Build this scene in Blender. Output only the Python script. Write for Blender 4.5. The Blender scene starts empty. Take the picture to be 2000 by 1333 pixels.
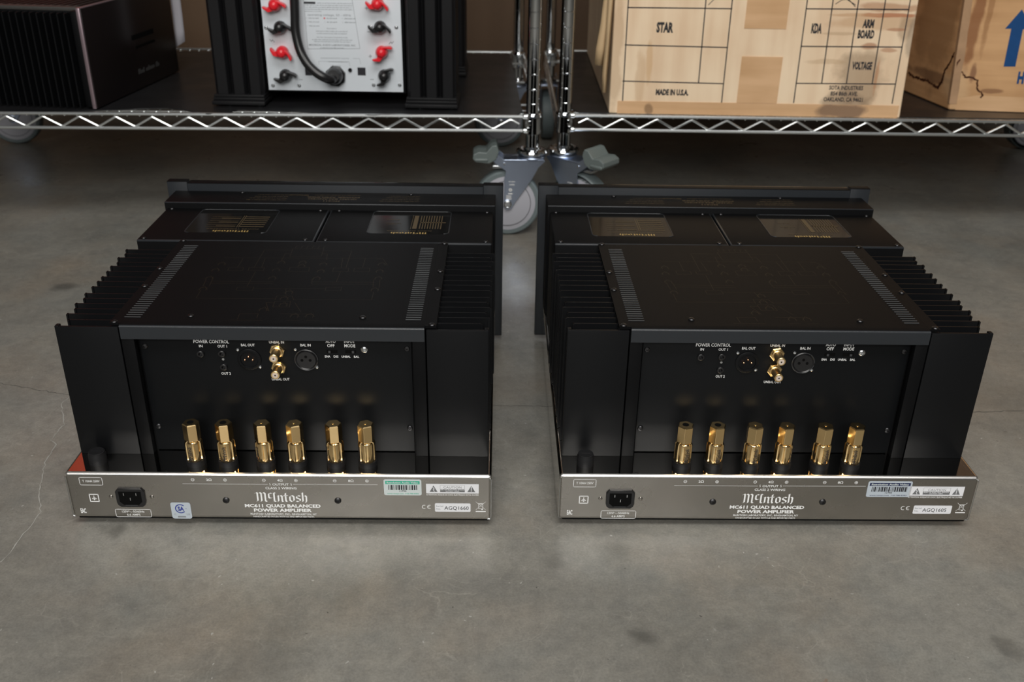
import bpy, bmesh, math, random
from mathutils import Vector, Matrix
random.seed(7)
SC = bpy.context.scene
COL = SC.collection
R = math.radians

# ---------------------------------------------------------------- camera
PITCH, ROLL, FPX = R(26.2519), R(0.9787), 1876.54
cam = bpy.data.cameras.new('camera')
camo = bpy.data.objects.new('camera', cam)
COL.objects.link(camo)
_F = Vector((0, math.cos(PITCH), -math.sin(PITCH)))
_U = Vector((0, math.sin(PITCH), math.cos(PITCH)))
_R = Vector((1, 0, 0))
_c, _s = math.cos(ROLL), math.sin(ROLL)
X = _c * _R + _s * _U
Y = -_s * _R + _c * _U
Z = -_F
camo.matrix_world = Matrix(((X.x, Y.x, Z.x, 0), (X.y, Y.y, Z.y, 0), (X.z, Y.z, Z.z, .637), (0, 0, 0, 1)))
cam.sensor_width = 36
cam.lens = FPX / 2000 * 36
cam.clip_start = .02
cam.dof.use_dof = True
cam.dof.focus_distance = 1.0
cam.dof.aperture_fstop = 8.5
SC.camera = camo

# ---------------------------------------------------------------- light
w = bpy.data.worlds.new('world')
SC.world = w
w.use_nodes = True
bg = w.node_tree.nodes['Background']
bg.inputs[0].default_value = (.80, .90, 1, 1)
bg.inputs[1].default_value = .06


def area(name, loc, target, sx, sy, power, col):
    l = bpy.data.lights.new(name, 'AREA')
    l.shape = 'RECTANGLE'
    l.size, l.size_y, l.energy, l.color = sx, sy, power, col
    o = bpy.data.objects.new(name, l)
    COL.objects.link(o)
    o.location = loc
    o.rotation_euler = (Vector(target) - Vector(loc)).to_track_quat('-Z', 'Y').to_euler()
    return o


area('loading_door_daylight', (-.2, -2.6, 2.3), (0, 1.1, .1), 2.6, 1.4, 102, (1, .975, .93))
area('overhead_floor_fill', (.2, -.35, 3.1), (.1, .3, 0), 2.4, 1.0, 66, (1, .985, .955))  # added overhead fill that brightens the front floor, no real opening
SC.view_settings.view_transform = 'Standard'
SC.view_settings.look = 'None'
SC.view_settings.exposure = 0
SC.view_settings.gamma = 1
SC.view_settings.use_curve_mapping = False
SC.cycles.use_denoising = True
SC.cycles.max_bounces = 8
SC.cycles.blur_glossy = .3
SC.cycles.sample_clamp_indirect = 6


# ---------------------------------------------------------------- materials
def srgb(h):
    h = h.lstrip('#')
    o = []
    for i in (0, 2, 4):
        c = int(h[i:i + 2], 16) / 255
        o.append(c / 12.92 if c <= .04045 else ((c + .055) / 1.055) ** 2.4)
    return (*o, 1)


def N(nt, t, **kw):
    n = nt.nodes.new(t)
    for k, v in kw.items():
        setattr(n, k, v)
    return n


def mat(name, col, rough=.5, metal=0., spec=.5, noise=0, nscale=60, bump=0, bscale=300, coat=0, rnoise=0, alpha=1, stretch=(1, 1, 1)):
    m = bpy.data.materials.new(name)
    m.use_nodes = True
    nt = m.node_tree
    b = nt.nodes['Principled BSDF']
    c = srgb(col) if isinstance(col, str) else (*col, 1)
    b.inputs['Base Color'].default_value = c
    b.inputs['Roughness'].default_value = rough
    b.inputs['Metallic'].default_value = metal
    b.inputs['Specular IOR Level'].default_value = spec
    b.inputs['Coat Weight'].default_value = coat
    tc = N(nt, 'ShaderNodeTexCoord')
    mp = N(nt, 'ShaderNodeMapping')
    mp.inputs['Scale'].default_value = stretch
    nt.links.new(tc.outputs['Object'], mp.inputs[0])
    if noise or rnoise:
        n = N(nt, 'ShaderNodeTexNoise')
        n.inputs['Scale'].default_value = nscale
        n.inputs['Detail'].default_value = 5
        nt.links.new(mp.outputs[0], n.inputs['Vector'])
    if noise:
        mx = N(nt, 'ShaderNodeMix', data_type='RGBA')
        mx.inputs[6].default_value = tuple(v * (1 - noise) for v in c[:3]) + (1,)
        mx.inputs[7].default_value = tuple(min(1, v * (1 + noise)) for v in c[:3]) + (1,)
        nt.links.new(n.outputs['Fac'], mx.inputs[0])
        nt.links.new(mx.outputs[2], b.inputs['Base Color'])
    if rnoise:
        mr = N(nt, 'ShaderNodeMapRange')
        mr.inputs['From Min'].default_value = .3
        mr.inputs['From Max'].default_value = .7
        mr.inputs['To Min'].default_value = max(.02, rough - rnoise)
        mr.inputs['To Max'].default_value = rough + rnoise
        nt.links.new(n.outputs['Fac'], mr.inputs['Value'])
        nt.links.new(mr.outputs[0], b.inputs['Roughness'])
    if bump:
        n2 = N(nt, 'ShaderNodeTexNoise')
        n2.inputs['Scale'].default_value = bscale
        n2.inputs['Detail'].default_value = 3
        nt.links.new(mp.outputs[0], n2.inputs['Vector'])
        bp = N(nt, 'ShaderNodeBump')
        bp.inputs['Strength'].default_value = bump
        bp.inputs['Distance'].default_value = .0006
        nt.links.new(n2.outputs['Fac'], bp.inputs['Height'])
        nt.links.new(bp.outputs[0], b.inputs['Normal'])
    return m


M = dict(
    powder=mat('black_powder_coat', (.0034, .0036, .0041), .52, spec=.11, bump=.25, bscale=2500),
    lip=mat('black_lip_highlight_paint', (.019, .022, .026), .32, spec=.45, bump=.15, bscale=2500),  # lighter black: reflected light put into the lip and cover edges
    panel=mat('black_rear_panel_paint', (.0046, .0052, .0060), .42, spec=.18, bump=.1, bscale=2500),
    anod=mat('black_anodised_aluminium', (.0048, .0052, .0060), .42, metal=0, spec=.18, bump=.1, bscale=3000),
    anodedge=mat('grey_anodised_edge', (.05, .052, .056), .35, spec=.6),
    blackhole=mat('dark_opening', (.003, .003, .003), .7, spec=.1),
    plastic=mat('black_plastic', (.012, .012, .013), .30, spec=.5),
    rubber=mat('black_rubber', (.010, .010, .011), .55, spec=.25, bump=.2, bscale=1500),
    mirror=mat('polished_stainless_steel', (.66, .64, .61), .06, metal=1, noise=.03, nscale=20),
    brushed=mat('satin_stainless_steel', (.42, .40, .372), .27, metal=1, noise=.05, nscale=14, rnoise=.02),
    edge=mat('stainless_edge_highlight', (.97, .95, .92), .33, metal=1),  # brighter than the tray metal, paints the highlight along its bevel
    gold=mat('polished_gold_plating', (1.0, .73, .37), .17, metal=1),
    goldmat=mat('gold_plating', (1.0, .72, .36), .32, metal=1),
    goldink=mat('gold_ink', (.40, .27, .09), .4, spec=.4),
    goldinkdim=mat('dim_gold_ink', (.085, .060, .030), .5, spec=.3),
    goldinkfaint=mat('faint_gold_ink', (.028, .019, .0105), .5, spec=.3),
    white=mat('white_ink', (.95, .96, .96), .5),
    greyink=mat('pale_grey_ink', (.62, .63, .62), .5),
    steel=mat('zinc_plated_steel', (.62, .64, .66), .25, metal=1),
    screw=mat('dark_screw_steel', (.07, .07, .073), .40, metal=1),
    chrome=mat('bright_chrome', (.60, .62, .64), .08, metal=1),
    wire=mat('chromed_shelf_wire', (.90, .93, .93), .30, metal=1),
    zinc=mat('blue_zinc_steel', (.52, .60, .76), .34, metal=1, noise=.12, nscale=30),
    tyre=mat('grey_rubber_tyre', (.135, .165, .17), .5, noise=.05),
    hub=mat('pale_grey_plastic_hub', (.40, .40, .44), .45),
    groove=mat('dark_hub_groove', (.05, .05, .055), .6),
    pedal=mat('grey_plastic_pedal', (.13, .155, .15), .42),
    liner=mat('black_plastic_liner', (.012, .012, .013), .34, spec=.45, rnoise=.06, nscale=14),
    white_panel=mat('silver_white_panel', (.76, .81, .86), .38, spec=.4, noise=.02),
    redp=mat('red_plastic', (.78, .018, .03), .28),
    blackink=mat('black_ink', (.03, .03, .035), .6, spec=.2),
    greyprint=mat('grey_print', (.26, .28, .30), .6, spec=.2),
    column=mat('black_column_coat', (.0075, .0075, .0085), .48, spec=.22, bump=.2, bscale=1500),
    mauve=mat('mauve_anodised_edge', (.34, .26, .29), .34, metal=.7),
    face=mat('dark_faceplate', (.013, .010, .010), .30, spec=.4),
    facetext=mat('dull_grey_lettering', (.08, .08, .08), .5),
    topmesh=mat('dark_perforated_top', (.045, .043, .040), .5, spec=.3, noise=.4, nscale=300),
    paper=mat('grey_paper', (.33, .32, .35), .8, noise=.05, nscale=40),
    redbox=mat('red_card', (.48, .06, .025), .7, noise=.1, nscale=12),
    blueink=mat('blue_ink', (.012, .065, .20), .6, spec=.2, noise=.15, nscale=60),
    sticker=mat('pale_sticker', (.62, .68, .68), .4),
    stickersilver=mat('silver_sticker', (.50, .56, .62), .4),
    green=mat('green_sticker_ink', (.02, .42, .27), .4),
    whitepaper=mat('white_label', (.82, .83, .86), .45),
    navy=mat('navy_sticker_ink', (.02, .03, .09), .4),
    bluelogo=mat('blue_logo_ink', (.03, .05, .28), .4),
    stickerprint=mat('sticker_grey_print', (.16, .165, .17), .5),
    etch=mat('pale_etched_mark', (.70, .69, .66), .55),
    slot=mat('grey_lit_slot_edge', (.085, .09, .094), .45, metal=.1),  # grey stands in for light on the slot edges
    copper=mat('copper_pin', (.75, .42, .26), .25, metal=1),
    ptfe=mat('cream_insulator', (.62, .52, .44), .4),
    stain=mat('dark_water_stain', (.085, .028, .014), .7, spec=.2),
    cleartape=mat('brown_corner_tape', (.42, .26, .15), .20, spec=.6, noise=.35, nscale=30, bump=.9, bscale=110),
    crack=mat('pale_floor_crack', (.36, .35, .32), .7),
    joint=mat('dark_floor_crack', (.05, .048, .042), .8),
)


def glass_dark():
    m = bpy.data.materials.new('smoked_window_glass')
    m.use_nodes = True
    b = m.node_tree.nodes['Principled BSDF']
    b.inputs['Base Color'].default_value = (.008, .008, .008, 1)
    b.inputs['Roughness'].default_value = .10
    b.inputs['Specular IOR Level'].default_value = .07
    return m


M['pane'] = glass_dark()


def floor_mat():
    m = bpy.data.materials.new('polished_concrete')
    m.use_nodes = True
    nt = m.node_tree
    b = nt.nodes['Principled BSDF']
    L = nt.links
    tc = N(nt, 'ShaderNodeTexCoord')

    def noise(scale, detail=6, rough=.6, dist=0):
        n = N(nt, 'ShaderNodeTexNoise')
        n.inputs['Scale'].default_value = scale
        n.inputs['Detail'].default_value = detail
        n.inputs['Roughness'].default_value = rough
        n.inputs['Distortion'].default_value = dist
        L.new(tc.outputs['Object'], n.inputs['Vector'])
        return n

    def ramp(src, p0, c0, p1, c1):
        r = N(nt, 'ShaderNodeValToRGB')
        r.color_ramp.elements[0].position = p0
        r.color_ramp.elements[0].color = c0
        r.color_ramp.elements[1].position = p1
        r.color_ramp.elements[1].color = c1
        L.new(src, r.inputs[0])
        return r.outputs[0]

    def mix(a, bb, f, mode='MIX'):
        x = N(nt, 'ShaderNodeMix', data_type='RGBA', blend_type=mode)
        for s, v in ((0, f), (6, a), (7, bb)):
            if isinstance(v, (int, float, tuple)):
                x.inputs[s].default_value = v
            else:
                L.new(v, x.inputs[s])
        return x.outputs[2]
    base = ramp(noise(3.2, 7, .62, .6).outputs['Fac'], .32, (.164, .157, .138, 1), .70, (.262, .252, .224, 1))
    warm = ramp(noise(5.5, 4, .5).outputs['Fac'], .50, (0, 0, 0, 1), .74, (1, 1, 1, 1))
    base = mix(base, (.250, .200, .150, 1), mix((0, 0, 0, 1), warm, .5))
    cool = ramp(noise(7.3, 5, .6).outputs['Fac'], .52, (0, 0, 0, 1), .78, (1, 1, 1, 1))
    base = mix(base, (.185, .198, .190, 1), mix((0, 0, 0, 1), cool, .45))
    fine = ramp(noise(90, 5, .7).outputs['Fac'], .3, (.86, .86, .86, 1), .7, (1.12, 1.12, 1.12, 1))
    base = mix(base, fine, .9, 'MULTIPLY')
    mid = ramp(noise(26, 6, .7, .4).outputs['Fac'], .3, (.84, .85, .87, 1), .7, (1.15, 1.14, 1.12, 1))
    base = mix(base, mid, .8, 'MULTIPLY')
    grit = ramp(noise(420, 3, .7).outputs['Fac'], .32, (.84, .84, .84, 1), .68, (1.16, 1.16, 1.16, 1))
    base = mix(base, grit, .8, 'MULTIPLY')
    # hairline crazing
    wp = N(nt, 'ShaderNodeVectorMath', operation='ADD')
    wn = noise(14, 4, .6)
    sc = N(nt, 'ShaderNodeVectorMath', operation='SCALE')
    sc.inputs['Scale'].default_value = .05
    L.new(wn.outputs['Color'], sc.inputs[0])
    L.new(tc.outputs['Object'], wp.inputs[0])
    L.new(sc.outputs[0], wp.inputs[1])
    for scale, amt in ((9, .16), (17, .28), (37, .30)):
        v = N(nt, 'ShaderNodeTexVoronoi', feature='DISTANCE_TO_EDGE')
        v.inputs['Scale'].default_value = scale
        L.new(wp.outputs[0], v.inputs['Vector'])
        line = ramp(v.outputs['Distance'], 0, (1, 1, 1, 1), .014, (0, 0, 0, 1))
        msk = ramp(noise(scale * .55, 3).outputs['Fac'], .50, (0, 0, 0, 1), .66, (1, 1, 1, 1))
        base = mix(base, (.42, .40, .35, 1), mix((0, 0, 0, 1), mix(line, msk, 1.0, 'MULTIPLY'), amt))
    # chips and grit
    for scale, th, colr, k in ((75, .10, (.42, .41, .38, 1), .8), (60, .07, (.05, .045, .04, 1), .8), (19, .045, (.20, .09, .035, 1), .7)):
        v = N(nt, 'ShaderNodeTexVoronoi')
        v.inputs['Scale'].default_value = scale
        v.inputs['Randomness'].default_value = 1
        L.new(wp.outputs[0], v.inputs['Vector'])
        d = ramp(v.outputs['Distance'], th * .6, (1, 1, 1, 1), th, (0, 0, 0, 1))
        msk = ramp(noise(scale * .31, 2).outputs['Fac'], .54, (0, 0, 0, 1), .60, (1, 1, 1, 1))
        base = mix(base, colr, mix((0, 0, 0, 1), mix(d, msk, 1.0, 'MULTIPLY'), k))
    # round oil spots
    for (x, y, r, k) in ((-.7407, 1.4638, .020, .65), (-.4229, .8182, .014, .55), (.1227, .6781, .013, .60), (.4642, .6718, .014, .5), (.0441, .7781, .012, .35), (.02, 1.02, .02, .2), (-.60, .94, .02, .2), (-.155, .72, .02, .15), (.205, .7, .012, .25)):
        vm = N(nt, 'ShaderNodeVectorMath', operation='DISTANCE')
        L.new(wp.outputs[0], vm.inputs[0])
        vm.inputs[1].default_value = (x + .025, y + .025, .025)
        d = ramp(vm.outputs['Value'], r * .5, (k, k, k, 1), r * 1.25, (0, 0, 0, 1))
        base = mix(base, (.060, .058, .052, 1), d)
    L.new(base, b.inputs['Base Color'])
    rr = N(nt, 'ShaderNodeMapRange')
    rr.inputs['From Min'].default_value = .3
    rr.inputs['From Max'].default_value = .7
    rr.inputs['To Min'].default_value = .24
    rr.inputs['To Max'].default_value = .42
    L.new(noise(9, 6).outputs['Fac'], rr.inputs['Value'])
    L.new(rr.outputs[0], b.inputs['Roughness'])
    b.inputs['Specular IOR Level'].default_value = .45
    bp = N(nt, 'ShaderNodeBump')
    bp.inputs['Strength'].default_value = .25
    bp.inputs['Distance'].default_value = .0008
    L.new(noise(120, 4).outputs['Fac'], bp.inputs['Height'])
    L.new(bp.outputs[0], b.inputs['Normal'])
    return m


def card_mat(name, light, dark, stains, grain=(40, 40, 4), rough=.75):
    """fibrous board with soft grain; stains = (x, y, z, rx, ry, rz, colour, strength) in object space"""
    m = bpy.data.materials.new(name)
    m.use_nodes = True
    nt = m.node_tree
    b = nt.nodes['Principled BSDF']
    b.inputs['Roughness'].default_value = rough
    b.inputs['Specular IOR Level'].default_value = .25
    L = nt.links
    tc = N(nt, 'ShaderNodeTexCoord')
    mp = N(nt, 'ShaderNodeMapping')
    mp.inputs['Scale'].default_value = grain
    L.new(tc.outputs['Object'], mp.inputs[0])
    n = N(nt, 'ShaderNodeTexNoise')
    n.inputs['Scale'].default_value = 1
    n.inputs['Detail'].default_value = 6
    L.new(mp.outputs[0], n.inputs['Vector'])
    n2 = N(nt, 'ShaderNodeTexNoise')
    n2.inputs['Scale'].default_value = 9
    n2.inputs['Detail'].default_value = 5
    L.new(tc.outputs['Object'], n2.inputs['Vector'])
    av = N(nt, 'ShaderNodeMath', operation='ADD')
    L.new(n.outputs['Fac'], av.inputs[0])
    L.new(n2.outputs['Fac'], av.inputs[1])
    mr = N(nt, 'ShaderNodeMapRange')
    mr.inputs['From Min'].default_value = .75
    mr.inputs['From Max'].default_value = 1.25
    L.new(av.outputs[0], mr.inputs['Value'])
    mx = N(nt, 'ShaderNodeMix', data_type='RGBA')
    mx.inputs[6].default_value = (*dark, 1)
    mx.inputs[7].default_value = (*light, 1)
    L.new(mr.outputs[0], mx.inputs[0])
    cur = mx.outputs[2]
    n3 = N(nt, 'ShaderNodeTexNoise')
    n3.inputs['Scale'].default_value = 22
    n3.inputs['Detail'].default_value = 6
    L.new(tc.outputs['Object'], n3.inputs['Vector'])
    sb = N(nt, 'ShaderNodeVectorMath', operation='SUBTRACT')
    sb.inputs[1].default_value = (.5, .5, .5)
    L.new(n3.outputs['Color'], sb.inputs[0])
    s2 = N(nt, 'ShaderNodeVectorMath', operation='SCALE')
    s2.inputs['Scale'].default_value = 1.7
    L.new(sb.outputs[0], s2.inputs[0])
    for (x, y, z, rx, ry, rz, colr, k) in stains:
        a = N(nt, 'ShaderNodeVectorMath', operation='SUBTRACT')
        a.inputs[1].default_value = (x, y, z)
        L.new(tc.outputs['Object'], a.inputs[0])
        d = N(nt, 'ShaderNodeVectorMath', operation='DIVIDE')
        d.inputs[1].default_value = (rx, ry, rz)
        L.new(a.outputs[0], d.inputs[0])
        ad = N(nt, 'ShaderNodeVectorMath', operation='ADD')
        L.new(d.outputs[0], ad.inputs[0])
        L.new(s2.outputs[0], ad.inputs[1])
        ln = N(nt, 'ShaderNodeVectorMath', operation='LENGTH')
        L.new(ad.outputs[0], ln.inputs[0])
        r = N(nt, 'ShaderNodeMapRange')
        r.inputs['From Min'].default_value = .75
        r.inputs['From Max'].default_value = 1.15
        r.inputs['To Min'].default_value = k
        r.inputs['To Max'].default_value = 0
        L.new(ln.outputs['Value'], r.inputs['Value'])
        q = N(nt, 'ShaderNodeMix', data_type='RGBA')
        q.inputs[7].default_value = (*colr, 1)
        L.new(r.outputs[0], q.inputs[0])
        L.new(cur, q.inputs[6])
        cur = q.outputs[2]
    L.new(cur, b.inputs['Base Color'])
    return m


# ---------------------------------------------------------------- geometry helpers
class MB:
    """collects shapes into one mesh"""

    def __init__(s, mx=None):
        s.bm = bmesh.new()
        s.mi = 0
        s.M = mx or Matrix()

    def _v(s, pts):
        return [s.bm.verts.new(s.M @ Vector(p)) for p in pts]

    def _f(s, vs):
        try:
            f = s.bm.faces.new(vs)
            f.material_index = s.mi
            return f
        except ValueError:
            return None

    def box(s, x0, x1, y0, y1, z0, z1, bev=0, seg=2):
        v = s._v([(x, y, z) for x in (x0, x1) for y in (y0, y1) for z in (z0, z1)])
        fs = [s._f([v[i] for i in q]) for q in ((0, 1, 3, 2), (4, 6, 7, 5), (0, 4, 5, 1), (2, 3, 7, 6), (0, 2, 6, 4), (1, 5, 7, 3))]
        if bev:
            es = list({e for f in fs for e in f.edges})
            r = bmesh.ops.bevel(s.bm, geom=es, offset=bev, segments=seg, affect='EDGES', profile=.5)
            for f in r['faces']:
                f.material_index = s.mi
        return s

    def prism(s, pts, axis, a0, a1):
        """pts 2D; axis 'x': (y,z), 'y': (x,z), 'z': (x,y)"""
        def P(p, a):
            return {'x': (a, p[0], p[1]), 'y': (p[0], a, p[1]), 'z': (p[0], p[1], a)}[axis]
        A = s._v([P(p, a0) for p in pts])
        B = s._v([P(p, a1) for p in pts])
        n = len(pts)
        s._f(A[::-1])
        s._f(B)
        for i in range(n):
            s._f([A[i], A[(i + 1) % n], B[(i + 1) % n], B[i]])
        return s

    def quad(s, pts):
        s._f(s._v(pts))
        return s

    def lathe(s, prof, o=(0, 0, 0), d=(0, 0, 1), n=24, rf=None, cap0=True, cap1=True, rot=0):
        q = Vector(d).to_track_quat('Z', 'Y').to_matrix() if Vector(d).normalized() != Vector((0, 0, 1)) else Matrix.Identity(3)
        o = Vector(o)
        rings = []
        for (r, h) in prof:
            ring = []
            for i in range(n):
                a = 2 * math.pi * i / n + rot
                rr = r * (rf(i) if rf else 1)
                ring.append(o + q @ Vector((rr * math.cos(a), rr * math.sin(a), h)))
            rings.append(s._v(ring))
        for A, B in zip(rings, rings[1:]):
            for i in range(n):
                s._f([A[i], A[(i + 1) % n], B[(i + 1) % n], B[i]])
        if cap0:
            s._f(rings[0][::-1])
        if cap1:
            s._f(rings[-1])
        return s

    def cyl(s, p0, p1, r, n=16, r1=None):
        d = Vector(p1) - Vector(p0)
        return s.lathe([(r, 0), (r if r1 is None else r1, d.length)], p0, d, n)

    def tube(s, path, r, n=8, closed=False):
        path = [Vector(p) for p in path]
        k = len(path)
        rings = []
        nrm = None
        for i, p in enumerate(path):
            if closed:
                t = (path[(i + 1) % k] - path[i - 1]).normalized()
            elif i == 0:
                t = (path[1] - p).normalized()
            elif i == k - 1:
                t = (p - path[-2]).normalized()
            else:
                t = ((path[i + 1] - p).normalized() + (p - path[i - 1]).normalized()).normalized()
            if nrm is None:
                nrm = t.orthogonal().normalized()
            nrm = (nrm - t * nrm.dot(t)).normalized()
            bn = t.cross(nrm)
            rr = r[i] if isinstance(r, (list, tuple)) else r
            rings.append(s._v([p + rr * (math.cos(2 * math.pi * j / n) * nrm + math.sin(2 * math.pi * j / n) * bn) for j in range(n)]))
        for A, B in zip(rings, rings[1:]):
            for j in range(n):
                s._f([A[j], A[(j + 1) % n], B[(j + 1) % n], B[j]])
        if not closed:
            s._f(rings[0][::-1])
            s._f(rings[-1])
        return s

    def build(s, name, mats, parent=None, smooth=True, ang=35, bevel=0, label=None, recalc=True):
        if recalc:
            bmesh.ops.recalc_face_normals(s.bm, faces=s.bm.faces)
        me = bpy.data.meshes.new(name)
        s.bm.to_mesh(me)
        s.bm.free()
        for m in (mats if isinstance(mats, (list, tuple)) else [mats]):
            me.materials.append(m)
        if smooth and me.polygons:
            me.polygons.foreach_set('use_smooth', [True] * len(me.polygons))
            me.set_sharp_from_angle(angle=R(ang))
        o = bpy.data.objects.new(name, me)
        COL.objects.link(o)
        if parent:
            o.parent = parent
        if bevel:
            bm_ = o.modifiers.new('bevel', 'BEVEL')
            bm_.width = bevel
            bm_.segments = 2
            bm_.limit_method = 'ANGLE'
            bm_.angle_limit = R(50)
            bm_.harden_normals = True
        if label:
            o['label'] = label
        return o


def tag(o, label, cat, group=None):
    o['label'] = label
    o['category'] = cat
    if group:
        o['group'] = group
    return o


def struct(o):
    o['kind'] = 'structure'
    return o


def empty(name, loc=(0, 0, 0), rz=0):
    o = bpy.data.objects.new(name, None)
    COL.objects.link(o)
    o.empty_display_size = .05
    o.location = loc
    o.rotation_euler = (0, 0, rz)
    return o


_tc = {}


def text_geo(st, bold):
    k = (st, bold)
    if k not in _tc:
        cu = bpy.data.curves.new('t', 'FONT')
        cu.body = st
        cu.size = 1
        cu.resolution_u = 2
        cu.offset = bold
        o = bpy.data.objects.new('t', cu)
        COL.objects.link(o)
        dg = bpy.context.evaluated_depsgraph_get()
        dg.update()
        me = o.evaluated_get(dg).to_mesh()
        vs = [(v.co.x, v.co.y) for v in me.vertices]
        fs = [tuple(p.vertices) for p in me.polygons]
        o.evaluated_get(dg).to_mesh_clear()
        bpy.data.objects.remove(o)
        bpy.data.curves.remove(cu)
        _tc[k] = (vs, fs)
    return _tc[k]


CAP = max(v[1] for v in text_geo('H', 0)[0])

LOGO = [  # blackletter strokes, each glyph: (advance, scale, lift, strokes)
    (1.38, 1, 0, [[(-.12, 1.22), (.08, 1.38), (.16, 1.25), (.16, .12), (.02, .0)], [(.18, 1.2), (.42, 1.38), (.58, 1.22), (.58, .1), (.5, .0)], [(.6, 1.2), (.84, 1.38), (1.0, 1.22), (1.0, .12), (1.14, .0)]]),
    (.46, 1, .45, [[(.34, .78), (.16, .86), (.02, .7), (.02, .22), (.14, .06), (.36, .12)]]),
    (.52, 1, 0, [[(-.04, 1.24), (.14, 1.36), (.28, 1.26)], [(.14, 1.3), (.14, .06)], [(.0, .02), (.14, .1), (.3, .0)]]),
    (.74, 1, 0, [[(-.08, .82), (.08, .94), (.08, .1), (.0, 0)], [(.1, .78), (.34, .95), (.48, .8), (.48, .1), (.58, 0)]]),
    (.58, 1, 0, [[(.18, 1.32), (.14, 1.2), (.14, .16), (.26, 0), (.42, .1)], [(-.1, .9), (.38, .92)]]),
    (.72, 1, 0, [[(.24, .96), (.03, .78), (.03, .2), (.24, 0), (.46, .2), (.46, .78), (.24, .96)]]),
    (.64, 1, 0, [[(.44, .84), (.22, .95), (.04, .78), (.04, .6), (.42, .38), (.42, .16), (.22, 0), (.0, .1)]]),
    (.66, 1, 0, [[(-.06, 1.28), (.08, 1.4), (.08, .1), (.0, 0)], [(.1, .78), (.34, .95), (.48, .78), (.46, .1), (.36, -.12)]]),
]


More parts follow.
